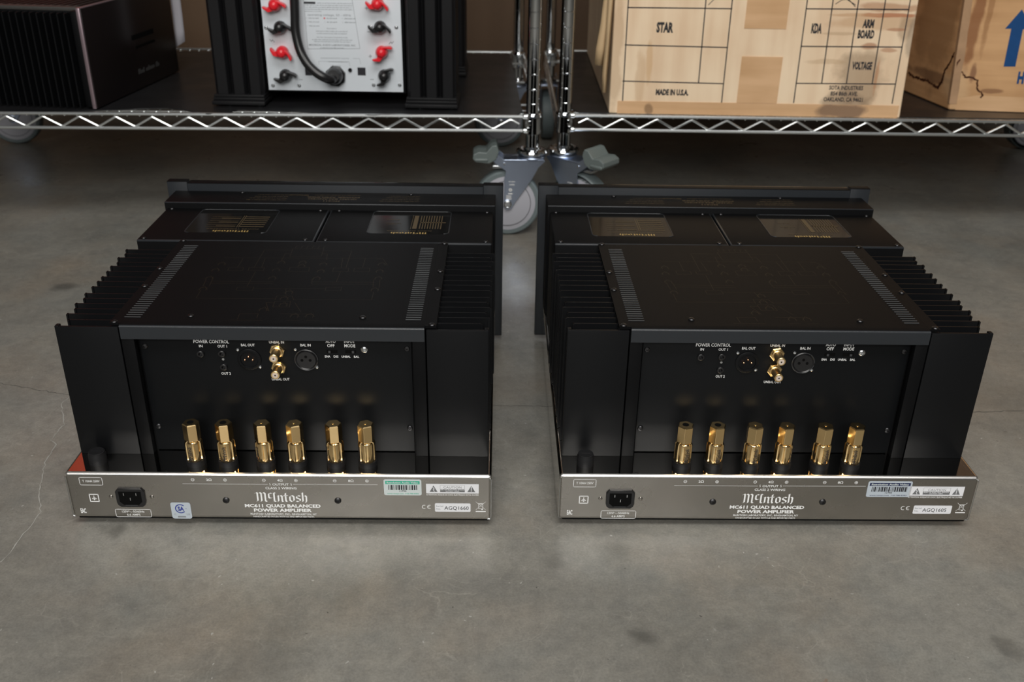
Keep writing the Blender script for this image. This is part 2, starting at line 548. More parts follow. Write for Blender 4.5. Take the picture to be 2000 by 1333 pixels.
class Flat(MB):
    """flat print laid on a surface: x right, y up, lifted off the surface"""

    def __init__(s, O, X, Y, lift=.00015, fn=None):
        super().__init__()
        s.O, s.X, s.Y = Vector(O), Vector(X), Vector(Y)
        s.Nn = s.X.cross(s.Y)
        s.lift = lift
        s.fn = fn

    def P(s, x, y):
        if s.fn:
            return s.fn(x, y)
        return s.O + s.X * x + s.Y * y + s.Nn * (s.lift + s.mi * .00004)

    def poly(s, pts):
        s._f([s.bm.verts.new(s.P(*p)) for p in pts])
        return s

    def rect(s, x0, x1, y0, y1, r=0):
        if not r:
            return s.poly([(x0, y0), (x1, y0), (x1, y1), (x0, y1)])
        pts = []
        for cx, cy, a0 in ((x1 - r, y0 + r, -90), (x1 - r, y1 - r, 0), (x0 + r, y1 - r, 90), (x0 + r, y0 + r, 180)):
            for k in range(5):
                a = R(a0 + k * 22.5)
                pts.append((cx + r * math.cos(a), cy + r * math.sin(a)))
        return s.poly(pts)

    def line(s, pts, w, closed=False):
        pts = list(pts) + ([pts[0]] if closed else [])
        for (x0, y0), (x1, y1) in zip(pts, pts[1:]):
            d = math.hypot(x1 - x0, y1 - y0) or 1
            nx, ny = -(y1 - y0) / d * w / 2, (x1 - x0) / d * w / 2
            ex, ey = (x1 - x0) / d * w / 2, (y1 - y0) / d * w / 2
            s.poly([(x0 + nx - ex, y0 + ny - ey), (x0 - nx - ex, y0 - ny - ey), (x1 - nx + ex, y1 - ny + ey), (x1 + nx + ex, y1 + ny + ey)])
        return s

    def frame(s, x0, x1, y0, y1, w, r=0):
        if not r:
            return s.line([(x0, y0), (x1, y0), (x1, y1), (x0, y1)], w, True)
        pts = []
        for cx, cy, a0 in ((x1 - r, y0 + r, -90), (x1 - r, y1 - r, 0), (x0 + r, y1 - r, 90), (x0 + r, y0 + r, 180)):
            for k in range(4):
                a = R(a0 + k * 30)
                pts.append((cx + r * math.cos(a), cy + r * math.sin(a)))
        return s.line(pts, w, True)

    def ring(s, cx, cy, r0, r1, a0=0, a1=360, n=24):
        for i in range(n):
            a, b = R(a0 + (a1 - a0) * i / n), R(a0 + (a1 - a0) * (i + 1) / n)
            s.poly([(cx + r1 * math.cos(a), cy + r1 * math.sin(a)), (cx + r1 * math.cos(b), cy + r1 * math.sin(b)),
                    (cx + r0 * math.cos(b), cy + r0 * math.sin(b)), (cx + r0 * math.cos(a), cy + r0 * math.sin(a))])
        return s

    def disc(s, cx, cy, r, n=20):
        return s.poly([(cx + r * math.cos(2 * math.pi * i / n), cy + r * math.sin(2 * math.pi * i / n)) for i in range(n)])

    def text(s, st, x, y, h, w=None, al='c', bold=.0, cond=1, slant=0):
        """x: anchor; y: baseline; h: cap height; w: total width"""
        vs, fs = text_geo(st, bold)
        if not vs:
            return s
        x0, x1 = min(v[0] for v in vs), max(v[0] for v in vs)
        k = h / CAP
        kx = w / (x1 - x0) if w else k * cond
        ww = (x1 - x0) * kx
        ox = {'c': x - ww / 2, 'l': x, 'r': x - ww}[al]
        nv = [s.bm.verts.new(s.P(ox + (a - x0) * kx + slant * b * k, y + b * k)) for a, b in vs]
        for f in fs:
            s._f([nv[i] for i in f])
        return s

    def words(s, x0, x1, y, h, seed=1):
        """a line of print too small to read"""
        rd_ = random.Random(seed)
        x = x0
        while x < x1 - h:
            k = rd_.randint(2, 7)
            for _ in range(k):
                w_ = h * .55
                if x + w_ > x1:
                    break
                s.rect(x, x + w_ * .72, y, y + h * rd_.choice((.6, .6, .6, .9)))
                x += w_
            x += h * .5
        return s

    def logo(s, x, y, h, w, nib=.17):
        tot = sum(g[0] for g in LOGO) - .1
        kx, ky = w / tot, h / 1.4
        cx = x - w / 2
        nx, ny = nib * .5, nib * .30
        for adv, sc, lift, strokes in LOGO:
            for st in strokes:
                for (a, b), (c, d) in zip(st, st[1:]):
                    b, d = b + lift, d + lift
                    pts = [(a - nx, b - ny), (a + nx, b + ny), (c - nx, d - ny), (c + nx, d + ny)]
                    mx_, my_ = sum(p[0] for p in pts) / 4, sum(p[1] for p in pts) / 4
                    pts.sort(key=lambda p: math.atan2(p[1] - my_, p[0] - mx_))
                    s.poly([(cx + p[0] * kx, y + p[1] * ky) for p in pts])
            cx += adv * kx
        return s

    def build(s, name, mats, parent=None, label=None):
        # orient every face along the surface normal
        return MB.build(s, name, mats, parent, smooth=False, recalc=False, label=label)


# ---------------------------------------------------------------- the power amplifiers on the floor
DIAG = [[(-0.0216, 0.256), (0.0157, 0.2572), (0.0166, 0.2319), (-0.02, 0.2307), (-0.0216, 0.256)], [(-0.0547, 0.2512), (-0.0222, 0.2504)], [(-0.0547, 0.2512), (-0.0541, 0.1947)], [(0.0168, 0.2502), (0.0499, 0.2512), (0.051, 0.1977)], [(-0.0966, 0.2239), (0.0908, 0.2273)], [(-0.0735, 0.2224), (-0.073, 0.1941)], [(-0.0477, 0.2232), (-0.0455, 0.1949)], [(0.0429, 0.2259), (0.0455, 0.1976)], [(0.0697, 0.2267), (0.0701, 0.1983)], [(-0.0825, 0.1939), (-0.0659, 0.1943), (-0.0652, 0.1846), (-0.082, 0.1842), (-0.0825, 0.1939)], [(-0.0596, 0.1945), (-0.0423, 0.195), (-0.0414, 0.1853), (-0.0589, 0.1848), (-0.0596, 0.1945)], [(-0.0131, 0.1959), (0.009, 0.1965), (0.0105, 0.1839), (-0.0122, 0.1832), (-0.0131, 0.1959)], [(0.0371, 0.1952), (0.0545, 0.1957), (0.0552, 0.1851), (0.0375, 0.1846), (0.0371, 0.1952)], [(0.0609, 0.1959), (0.0786, 0.1964), (0.0796, 0.1858), (0.0615, 0.1853), (0.0609, 0.1959)], [(-0.0497, 0.1822), (-0.0491, 0.1399)], [(0.0466, 0.1849), (0.0466, 0.1543)], [(-0.0589, 0.1369), (-0.0412, 0.1374), (-0.0406, 0.1282), (-0.0586, 0.1277), (-0.0589, 0.1369)], [(0.0375, 0.1391), (0.0546, 0.1396), (0.0552, 0.1296), (0.0381, 0.1291), (0.0375, 0.1391)], [(-0.04, 0.1335), (0.0375, 0.1345)], [(-0.0911, 0.1525), (-0.0237, 0.1524)], [(-0.091, 0.1466), (-0.0227, 0.1476)], [(0.0198, 0.1535), (0.0896, 0.1547)], [(0.0201, 0.1476), (0.0903, 0.1487)], [(-0.0953, 0.1054), (-0.0109, 0.1061)], [(0.0085, 0.1052), (0.0917, 0.1058), (0.0913, 0.1282)], [(-0.0953, 0.1054), (-0.0962, 0.1271)], [(-0.0988, 0.1583), (-0.0972, 0.1386)], [(-0.0919, 0.1585), (-0.0904, 0.1388)], [(0.0873, 0.1614), (0.0891, 0.1397)], [(0.0942, 0.1616), (0.0959, 0.1399)], [(-0.0189, 0.0958), (-0.01, 0.0953)], [(-0.0189, 0.0958), (-0.011, 0.074)], [(0.0116, 0.0965), (0.0221, 0.0735)], [(-0.0457, 0.0518), (-0.0128, 0.0519)], [(0.0117, 0.0525), (0.024, 0.0525)], [(0.0313, 0.0526), (0.0432, 0.0529)], [(-0.0396, 0.0671), (-0.0205, 0.0676)], [(-0.0396, 0.0671), (-0.0385, 0.0537)], [(-0.0205, 0.0676), (-0.0197, 0.0575)], [(0.0014, 0.0681), (0.0357, 0.0676)], [(-0.011, 0.1032), (-0.0111, 0.1143), (0.0053, 0.1139), (0.0088, 0.1037)], [(-0.0094, 0.0853), (0.008, 0.085), (0.0065, 0.1), (-0.0102, 0.0996), (-0.0094, 0.0853)], [(-0.0053, 0.1333), (-0.0023, 0.1182)], [(0.0184, 0.1615), (0.0204, 0.1476)], [(0.083, 0.2249), (0.0911, 0.2251), (0.0981, 0.2055)], [(-0.0275, 0.2396), (-0.0217, 0.2393)], [(0.0168, 0.2405), (0.0225, 0.2407), (0.0249, 0.2209)], [(-0.0275, 0.2396), (-0.0274, 0.2149)]]
TRANS = [(-0.0936, 0.2064), (-0.0957, 0.1871), (-0.0963, 0.1632), (-0.0948, 0.1329), (-0.0261, 0.2128), (-0.0271, 0.1891), (-0.0264, 0.1651), (0.0234, 0.2086), (0.0241, 0.1872), (0.0231, 0.1657), (0.0911, 0.2106), (0.0911, 0.1891), (0.092, 0.1676), (0.0919, 0.1351), (-0.0, 0.1258), (-0.0019, 0.1089), (0.0007, 0.0927), (-0.0176, 0.0798), (-0.0013, 0.2135), (-0.0009, 0.2027), (0.0177, 0.0651), (0.0332, 0.0655)]
FIN_Y = [.2553, .2413, .2287, .2141, .2018, .1858, .1698, .1562, .1413, .1227, .1095, .0961, .0827, .0697, .0556]
FIN_X = [.2226, .2188, .2228, .2183, .2216, .2202, .2200, .2197, .2199, .2203, .2167, .2202, .2156, .2186, .2115]
CW, ZC = .2225, .0658
PX = [-.0906, -.0568, -.0172, .0164, .0570, .0905]


def screw(parent, p, d, r=.0032, m='screw', name='screw'):
    b = MB()
    b.lathe([(r, 0), (r, .0006), (r * .8, .0013), (r * .35, .0016), (r * .3, .0008)], p, d, 16)
    return b.build(name, M[m], parent)


def power_amplifier(loc, rz, label, serial, hexrot, txt, header, csa, st, ct, ser, left_hole):
    A = empty('power_amplifier', loc, rz)
    tag(A, label, 'amplifier', 'pair of power amplifiers on the floor')
    # stainless chassis tray
    b = MB()
    b.box(-CW, CW, 0, .4552, .0092, ZC, bev=.0036, seg=6)
    for f in b.bm.faces:
        f.normal_update()
        if f.normal.y < -.9:
            f.material_index = 1
        elif f.normal.y < -.1 and f.normal.z > .1:
            f.material_index = 2  # rear top bevel takes the brighter metal as a painted highlight
    ch = b.build('chassis', [M['mirror'], M['brushed'], M['edge']], A, ang=5)
    # side flange outlines of the rear plate and printing
    RP = dict(O=(0, 0, 0), X=(1, 0, 0), Y=(0, 0, 1))
    p = Flat(**RP)
    p.mi = 0
    yy = .0588
    for a, n_, c_ in ((-.0896, '2', -.056), (-.0156, '4', .0177), (.0582, '8', .0918)):
        mid = (a + c_) / 2
        for xx, plus in ((a, 0), (c_, 1)):
            p.ring(xx, yy, .0014, .0018, n=14)
            p.line([(xx - .0009, yy), (xx + .0009, yy)], .0004)
            if plus:
                p.line([(xx, yy - .0009), (xx, yy + .0009)], .0004)
        p.text(n_ + '\u03a9', mid, yy - .0013, .0027, w=.0056, bold=.01)
    p.line([(-.1007, .0537), (-.0122, .0537)], .0003)
    p.line([(.0145, .0540), (.1025, .0543)], .0003)
    p.text('OUTPUT', .0013, .0524, .0026, w=.0170, bold=.01)
    for xx in (-.0098, .0124):
        p.line([(xx, .0526), (xx + .0005, .0536), (xx - .0004, .0541), (xx, .0551)], .0005)
    p.text('CLASS 2 WIRING', .0013, .0477, .0027, w=.0325, bold=.01)
    p.logo(.0010, .0318, .0118, .0535)
    p.text('MC611 QUAD BALANCED', .0012, .0245, .0038, w=.0800, bold=.035)
    p.text('POWER AMPLIFIER', .0008, .0188, .0038, w=.0612, bold=.035)
    p.text('McINTOSH LABORATORY, INC., BINGHAMTON, NY', .0012, .0146, .0023, w=.0700, bold=.008)
    p.text('HANDCRAFTED IN USA WITH US AND IMPORTED PARTS', .0012, .0115, .0018, w=.0645, bold=.008)
    p.frame(-.2074, -.1838, .0512, .0607, .0005, .0014)
    p.text('T 10AH 250V', -.1955, .0547, .0027, w=.0180, bold=.008)
    p.frame(-.2003, -.1912, .0303, .0394, .0009)
    p.ring(-.19575, .0325, .0021, .0028, 20, 160, 8)
    p.line([(-.1958, .0322), (-.1958, .0375)], .0006)
    p.disc(-.1958, .0333, .001)
    p.text('EAC', -.2100, .0155, .0056, w=.0058, bold=.03)
    p.frame(-.1763, -.1390, .0108, .0206, .0005, .0014)
    p.text('120V     50/60Hz', -.1577, .0164, .0026, w=.0235, bold=.008)
    p.line([(-.1632, .0175), (-.1622, .0185), (-.1612, .0180), (-.1604, .0170), (-.1594, .0167), (-.1586, .0176)], .0003)
    p.text('6.6 AMPS', -.1577, .0123, .0026, w=.0140, bold=.008)
    cx = ct[0]
    p.text('ATTENTION: RISQUE DE CHOC ELECTRIQUE NE PAS OUVRIR', (ct[0] + ct[1]) / 2, ct[2] - .0027, .0018, w=ct[1] - ct[0], bold=.01)
    ce = ser[0] - .0125
    p.ring(ce + .0012, .0264, .0019, .0025, 60, 300, 12)
    p.ring(ce + .0068, .0264, .0019, .0025, 60, 300, 12)
    p.line([(ce + .0049, .0264), (ce + .0066, .0264)], .0006)
    bx = .2108
    p.rect(bx - .0053, bx + .0053, .0203, .0215)
    p.frame(bx - .0022, bx + .0022, .0245, .0305, .0004)
    p.line([(bx - .0052, .0335), (bx + .0052, .0232)], .0003)
    p.line([(bx + .0052, .0335), (bx - .0052, .0232)], .0003)
    p.line([(bx - .003, .0312), (bx + .003, .0312)], .0005)
    p.disc(bx + .0015, .0238, .0009)
    p.build('printed_lettering', M['white'], ch)
    # bright folded edge at the sides of the rear plate
    e = MB()
    e.tube([(-CW + .0024, -.0002, .0112), (-CW + .0008, -.0001, .0125), (-CW + .0008, -.0001, ZC - .004)], .00045, 6)
    e.build('folded_edge', M['steel'], ch)
    e = MB()
    e.tube([(CW - .0045, -.0002, .0112), (CW - .0018, -.0002, .0113), (CW - .0008, -.0001, .0125), (CW - .0008, -.0001, ZC - .004), (CW - .0018, -.0002, ZC - .0028)], .00045, 6)
    e.build('folded_edge', M['steel'], ch)
    for xx, zz in ((-.0578, .0330), (.0599, .0336)):
        screw(ch, (xx, -.0001, zz), (0, -1, 0), .0036)
    for xx in (-.1780, -.1352):
        screw(ch, (xx, .0003, .0365), (0, -1, 0), .0022, 'brushed', 'rivet')
    # base and feet
    b = MB()
    b.box(-.2175, .2195, .0030, .450, .0068, .0094, bev=.0006)
    b.build('base_plate', M['powder'], A)
    for xx in (-.17, .17):
        for y_ in (.07, .40):
            f = MB()
            f.lathe([(.016, 0), (.018, .003), (.018, .0072)], (xx, y_, 0), n=20)
            f.build('foot', M['rubber'], A)
    # mains inlet
    I = MB()
    ox0, ox1, oz0, oz1 = -.1722, -.1418, .0247, .0480
    out = [(ox0 + .004, oz0), (ox1 - .004, oz0), (ox1 - .001, oz0 + .0025), (ox1, oz0 + .006), (ox1, oz1 - .004), (ox1 - .0035, oz1), (ox0 + .0035, oz1), (ox0, oz1 - .004), (ox0, oz0 + .006), (ox0 + .001, oz0 + .0025)]
    I.prism(out, 'y', -.0022, .001)
    I.build('power_inlet', M['plastic'], A, bevel=.0006)
    inl = A.children[-1] if A.children[-1].name.startswith('power_inlet') else [c for c in A.children if c.name.startswith('power_inlet')][-1]
    I = MB()
    inn = [(ox0 + .0075, oz0 + .0030), (ox1 - .0075, oz0 + .0030), (ox1 - .0035, oz0 + .007), (ox1 - .0035, oz1 - .0035), (ox0 + .0035, oz1 - .0035), (ox0 + .0035, oz0 + .007)]
    I.prism(inn, 'y', -.00235, -.0018)
    I.build('socket_cavity', M['blackhole'], inl)
    for xx, zz in ((-.1632, .0415), (-.1502, .0415), (-.1569, .0355)):
        q = MB()
        q.box(xx - .0004, xx + .0004, -.0030, -.002, zz - .0016, zz + .0016)
        q.build('pin', M['steel'], inl)
    q = MB()
    q.box(ox0 + .009, ox1 - .009, -.0027, -.0022, oz0 + .0025, oz0 + .0030)
    q.build('rim_edge', M['anodedge'], inl)
    # stickers
    s_ = Flat(**RP, lift=.0002)
    s_.mi = 0
    x0, x1, z0, z1 = st
    s_.rect(x0, x1, z0, z1, .0022)
    s_.mi = 1
    s_.rect(x0 + .0018, x1 - .0018, z1 - .0062, z1 - .0022)
    s_.mi = 2
    rnd = random.Random(3)
    xx = x0 + .0048
    while xx < x1 - .0048:
        ww = rnd.choice((.0004, .0007, .0011, .0015))
        s_.rect(xx, min(xx + ww, x1 - .0046), z0 + .0068, z1 - .0072)
        xx += ww + rnd.choice((.0004, .0006, .0009))
    s_.text('11790', (x0 + x1) / 2, z0 + .0045, .0018, w=.0075, bold=.02)
    s_.mi = 1
    s_.text('www.ravsys.com  718-788-8383', (x0 + x1) / 2, z0 + .0015, .0014, w=(x1 - x0) * .84, bold=.015)
    s_.mi = 3
    s_.text('Resolution Audio Video', (x0 + x1) / 2, z1 - .0052, .0021, w=(x1 - x0) * .84, bold=.03)
    s_.build('barcode_sticker', [M['sticker'] if header == 'green' else M['stickersilver'], M[header], M['blackink'], M['sticker']], A)
    s_ = Flat(**RP, lift=.0002)
    x0, x1, z0, z1 = ct
    s_.rect(x0, x1, z0, z1)
    s_.mi = 1
    for cx in (x0 + .0078, x1 - .0078):
        s_.poly([(cx - .0042, z0 + .0018), (cx + .0042, z0 + .0018), (cx, z1 - .0020)])
    m0, m1 = x0 + .0148, x1 - .0148
    s_.frame(m0, m1, z0 + .0018, z1 - .0018, .0002)
    s_.rect(m0, m1, z0 + .0018, z0 + .0056)
    s_.text('CAUTION', (m0 + m1) / 2, z0 + .0064, .0026, w=.019)
    s_.mi = 2
    s_.text('RISK OF ELECTRIC SHOCK', (m0 + m1) / 2, z0 + .0041, .0012, w=.027, bold=.02)
    s_.text('DO NOT OPEN', (m0 + m1) / 2, z0 + .0023, .0012, w=.014, bold=.02)
    cx = x0 + .0078
    s_.line([(cx - .0006, z0 + .0075), (cx + .0008, z0 + .0055), (cx - .0004, z0 + .0050), (cx + .0007, z0 + .0026)], .0007)
    cx = x1 - .0078
    s_.line([(cx, z0 + .0044), (cx, z0 + .0085)], .0008)
    s_.disc(cx, z0 + .0030, .0005)
    s_.build('caution_sticker', [M['whitepaper'], M['stickerprint'], M['whitepaper']], A)
    s_ = Flat(**RP, lift=.0002)
    x0, x1, z0, z1 = ser
    s_.rect(x0, x1, z0, z1, .0013)
    s_.mi = 1
    s_.text('Serial', x0 + .0012, z0 + .0062, .0020, w=.0075, al='l')
    s_.text('No.', x0 + .0016, z0 + .0026, .0020, w=.0045, al='l')
    s_.mi = 2
    s_.text(serial, x0 + .0100, z0 + .0028, .0042, w=.0258, al='l', bold=.005)
    s_.build('serial_label', [M['whitepaper'], M['greyprint'], M['blackink']], A)
    if csa:
        s_ = Flat(**RP, lift=.0002)
        x0, x1, z0, z1 = -.1172, -.0962, .0090, .0299
        s_.rect(x0, x1, z0, z1, .0025)
        s_.mi = 1
        cx, cz = -.1072, .0218
        s_.ring(cx, cz, .0046, .0058, 45, 318, 24)
        s_.text('SA', cx + .0003, cz - .0024, .0048, w=.0066, bold=.05)
        s_.disc(cx + .0058, cz, .0004)
        s_.mi = 2
        s_.text('C', x0 + .0036, z0 + .0046, .0022)
        s_.text('US', x1 - .0036, z0 + .0046, .0022)
        s_.rect(x0 + .0060, x1 - .0066, z0 + .0014, z0 + .0034)
        s_.build('certification_sticker', [M['stickersilver'], M['bluelogo'], M['greyprint']], A)
    # fuse holder knob standing on the tray
    b = MB()
    b.lathe([(.0088, 0), (.0088, .0105), (.0080, .0118), (.0080, .0132), (.0072, .0136)], (-.1940, .0215, ZC), n=36, rf=lambda i: 1 + .03 * (i % 2))
    fk = b.build('fuse_holder', M['rubber'], A)
    b = MB()
    b.lathe([(.0070, 0), (.0072, .0004), (.0072, .0006)], (-.1940, .0215, ZC + .0134), n=24)
    b.box(-.1990, -.1890, .0210, .0220, ZC + .0138, ZC + .0143)
    b.build('fuse_cap', M['plastic'], fk)
    # binding posts
    for i, x_ in enumerate(PX):
        y_ = .0212
        b = MB()

        def flute(k, n=64):
            return 1.0 if (k % 8) in (0, 1, 2, 3, 4) else .90
        b.lathe([(.0078, .0058), (.0089, .0066), (.0092, .0085), (.0092, .0265), (.0086, .0283), (.0076, .0290), (.0068, .0296), (.0068, .0306)], (x_, y_, ZC), n=64, rf=flute, rot=R(-90 + hexrot[i]))
        bp_ = b.build('binding_post', M['gold'], A, ang=28)
        b = MB()
        b.lathe([(.0100, 0), (.0100, .0062)], (x_, y_, ZC), n=32)
        b.build('collar', M['rubber'], bp_, label='black insulating collar')
        b = MB()
        b.lathe([(.0074, .0298), (.0088, .0306), (.0088, .0490), (.0078, .0500)], (x_, y_, ZC), n=6, rot=R(hexrot[i]))
        b.build('hex_cap', M['gold'], bp_, ang=20, bevel=.0003)
        b = MB()
        hr = .0034 if i < 2 else .0016
        b.lathe([(hr, 0), (hr, .0003)], (x_ - .0002, y_, ZC + .0499), n=16)
        b.build('cap_hole', M['blackhole'] if i < 2 else M['goldmat'], bp_)
        if txt[i] is not None:
            rr, a0 = .00945, R(-90 + txt[i])

            def fn(u, v, x_=x_, y_=y_, rr=rr, a0=a0):
                a = a0 - v / rr   # letter height runs round the barrel, word runs upward
                return Vector((x_ + rr * math.cos(a), y_ + rr * math.sin(a), ZC + .0165 + u))
            q = Flat((0, 0, 0), (1, 0, 0), (0, 0, 1), fn=fn)
            q.logo(0, -.0014, .0042, .0165, nib=.2)
            q.build('engraved_lettering', M['blackink'], bp_)
    # central body, frame and rear panel
    b = MB()
    b.box(-.1535, .1535, .0475, .2800, ZC, .2165)
    b.box(-.1535, -.1405, .0370, .0475, ZC, .2165, bev=.0006)
    b.box(.1405, .1535, .0370, .0475, ZC, .2165, bev=.0006)
    hb = b.build('housing', M['powder'], A)
    b = MB()
    b.box(-.1385, .1385, .0455, .0475, .0668, .2080, bev=.0004)
    rp = b.build('rear_panel', M['panel'], A)
    y0 = .0455
    T = Flat((0, y0, 0), (1, 0, 0), (0, 0, 1))
    B_ = .012
    T.text('POWER CONTROL', -.0657, .1956, .0036, w=.0362, bold=B_)
    T.text('IN', -.0769, .1908, .0028, bold=B_)
    T.text('OUT 1', -.0550, .1908, .0028, w=.0096, bold=B_)
    T.text('OUT 2', -.0547, .1592, .0028, w=.0096, bold=B_)
    T.text('BAL OUT', -.0287, .1925, .0028, w=.0140, bold=B_)
    T.text('UNBAL IN', .0009, .1960, .0028, w=.0152, bold=B_)
    T.text('UNBAL OUT', .0013, .1530, .0028, w=.0183, bold=B_)
    T.text('BAL IN', .0302, .1930, .0028, w=.0106, bold=B_)
    T.text('AUTO', .0561, .1972, .0034, w=.0102, bold=B_)
    T.text('OFF', .0561, .1924, .0034, w=.0075, bold=B_)
    T.text('INPUT', .0754, .1972, .0034, w=.0110, bold=B_)
    T.text('MODE', .0755, .1924, .0034, w=.0112, bold=B_)
    T.text('ENA', .0519, .1804, .0024, w=.0055, bold=B_)
    T.text('DIS', .0606, .1804, .0024, w=.0048, bold=B_)
    T.text('UNBAL', .0709, .1804, .0024, w=.0092, bold=B_)
    T.text('BAL', .0817, .1804, .0024, w=.0054, bold=B_)
    T.build('printed_lettering', M['white'], rp)
    for sx in (-1, 1):
        for zz in (.1915, .0960):
            screw(rp, (sx * .1340, y0, zz), (0, -1, 0), .0030)
    screw(rp, (.0901, y0, .1897), (0, -1, 0), .0036, 'steel', 'ground_screw')
    # jacks
    for xx, zz in ((-.0778, .1840), (-.0560, .1845), (-.0558, .1690)):
        b = MB()
        b.lathe([(.0036, 0), (.0036, .0030), (.0030, .0034), (.0020, .0034), (.0018, .0004)], (xx, y0, zz), (0, -1, 0), 20)
        b.build('trigger_jack', M['plastic'], A)
    b = MB()
    b.lathe([(.0013, 0), (.0013, .001)], (-.0556, y0, .1775), (0, -1, 0), 12)
    b.build('indicator_pin', M['steel'], A)
    # balanced output (male)
    b = MB()
    b.lathe([(.0122, 0), (.0122, .0014), (.0108, .0020), (.0092, .0020), (.0088, .0008), (.0, .0007)], (-.0287, y0, .1778), (0, -1, 0), 36, cap1=False)
    x1_ = b.build('balanced_output_socket', M['anod'], A)
    for dx, dz in ((-.0040, .0010), (.0040, .0010), (0, .0046)):
        b = MB()
        b.lathe([(.0010, 0), (.0010, .0030), (.0005, .0036)], (-.0287 + dx, y0 - .0005, .1772 + dz), (0, -1, 0), 10)
        b.build('pin', M['copper'], x1_)
    b = MB()
    b.lathe([(.0121, 0), (.0121, .0012), (.0112, .0018), (.0104, .0012), (.0100, .0010), (.0096, .0020), (.0, .0020)], (.0300, y0, .1778), (0, -1, 0), 36, cap1=False)
    x2_ = b.build('balanced_input_socket', M['plastic'], A)
    b = MB()
    for dx, dz in ((-.0042, .0008), (.0042, .0008), (0, .0048)):
        b.lathe([(.0015, 0), (.0015, .0003)], (.0298 + dx, y0 - .0020, .1770 + dz), (0, -1, 0), 12)
    b.build('contact_holes', M['blackhole'], x2_)
    b = MB()
    b.tube([(.0300 + .0118 * math.cos(R(a)), y0 - .0014, .1778 + .0118 * math.sin(R(a))) for a in range(0, 360, 12)], .00035, 5, True)
    b.build('rim_edge', M['anodedge'], x2_)
    for (xx, zz) in ((-.0395, .1888), (-.0185, .1690), (.0196, .1896), (.0403, .1693)):
        screw(rp, (xx, y0, zz), (0, -1, 0), .0019, 'steel')
    # phono sockets
    for zz in (.1882, .1693):
        b = MB()
        b.lathe([(.0078, 0), (.0080, .0008), (.0080, .0028), (.0070, .0034)], (.0010, y0, zz), (0, -1, 0), 6, rot=R(10))
        rc = b.build('phono_socket', M['gold'], A, ang=30)
        b = MB()
        b.lathe([(.0060, .0034), (.0058, .0050), (.0046, .0056), (.0046, .0192), (.0041, .0197), (.0028, .0197)], (.0010, y0, zz), (0, -1, 0), 28)
        b.build('barrel', M['goldmat'], rc, ang=30)
        b = MB()
        b.lathe([(.0031, .0196), (.0029, .0199), (.0008, .0199)], (.0010, y0, zz), (0, -1, 0), 20)
        b.build('insulator', M['ptfe'], rc)
        b = MB()
        b.lathe([(.0008, .0198), (.0008, .0200)], (.0010, y0, zz), (0, -1, 0), 14)
        b.build('centre_hole', M['blackhole'], rc)
    for xx, o_ in ((.0569, -.0025), (.0760, .0025)):
        b = MB()
        b.box(xx - .0055, xx + .0055, y0 - .0004, y0, .1856, .1892, bev=.0002)
        sw = b.build('slide_switch', M['blackhole'], A)
        b = MB()
        b.box(xx + o_ - .0012, xx + o_ + .0012, y0 - .0018, y0 - .0004, .1862, .1886, bev=.0002)
        b.build('slider', M['anodedge'], sw)
    # top cover with folded rear lip
    b = MB()
    b.box(-.1530, .1530, .0475, .2804, .2163, .2190)
    b.box(-.1648, -.1531, .0420, .2804, .2163, .2190)
    b.box(.1531, .1648, .0420, .2804, .2163, .2190)
    b.bm.faces.ensure_lookup_table()
    prof = [(.0475, .2190), (.0380, .2190), (.0368, .2186), (.0362, .2178), (.0360, .2168), (.0360, .2040), (.0385, .2040), (.0385, .2163), (.0475, .2163)]
    b.prism(prof, 'x', -.1530, .1530)
    cv = b.build('top_cover', [M['powder']], A, ang=40)
    for f in cv.data.polygons:
        if f.normal.y < -.25 and f.center.y < .0395:
            f.material_index = 1  # rearward lip faces lightened to imitate what they reflect
    cv.data.materials.append(M['lip'])
    for sx in (-1, 1):
        for yv in (.2800, .1885, .1370, .0450):
            screw(cv, (sx * .1603, yv, .2190), (0, 0, 1), .0034)
        screw(cv, (sx * .088, .0608, .2190), (0, 0, 1), .0034)
    for sx, xa, xb in ((-1, -.1555, -.1360), (1, .1310, .1497)):
        v = MB()
        n = 38
        for k in range(n):
            yy_ = .0565 + (.2620 - .0565) * k / (n - 1)
            v.box(xa + .0015, xb - .0015, yy_ - .0004, yy_ + .0004, .2188, .21955)  # ridges drawn for the light caught along the vent slots
        v.build('vent_lit_edges', M['slot'], cv)
    d = Flat((0, 0, .2190), (1, 0, 0), (0, 1, 0))
    for l in DIAG:
        d.line(l, .0004)
    for (tx, ty) in TRANS:
        d.line([(tx - .005, ty - .004), (tx, ty + .005), (tx + .005, ty - .004)], .0004)
        d.line([(tx - .004, ty + .001), (tx + .004, ty + .001)], .0004)
        d.line([(tx - .0035, ty - .006), (tx - .0035, ty + .001)], .0004)
        d.line([(tx + .0035, ty - .006), (tx + .0035, ty + .001)], .0004)
    for k in range(6):
        d.line([(-.019 + k * .0068, .2585), (-.019 + k * .0068, .266), (-.0165 + k * .0068, .266)], .0004)
    d.build('circuit_diagram', M['goldinkfaint'], cv)
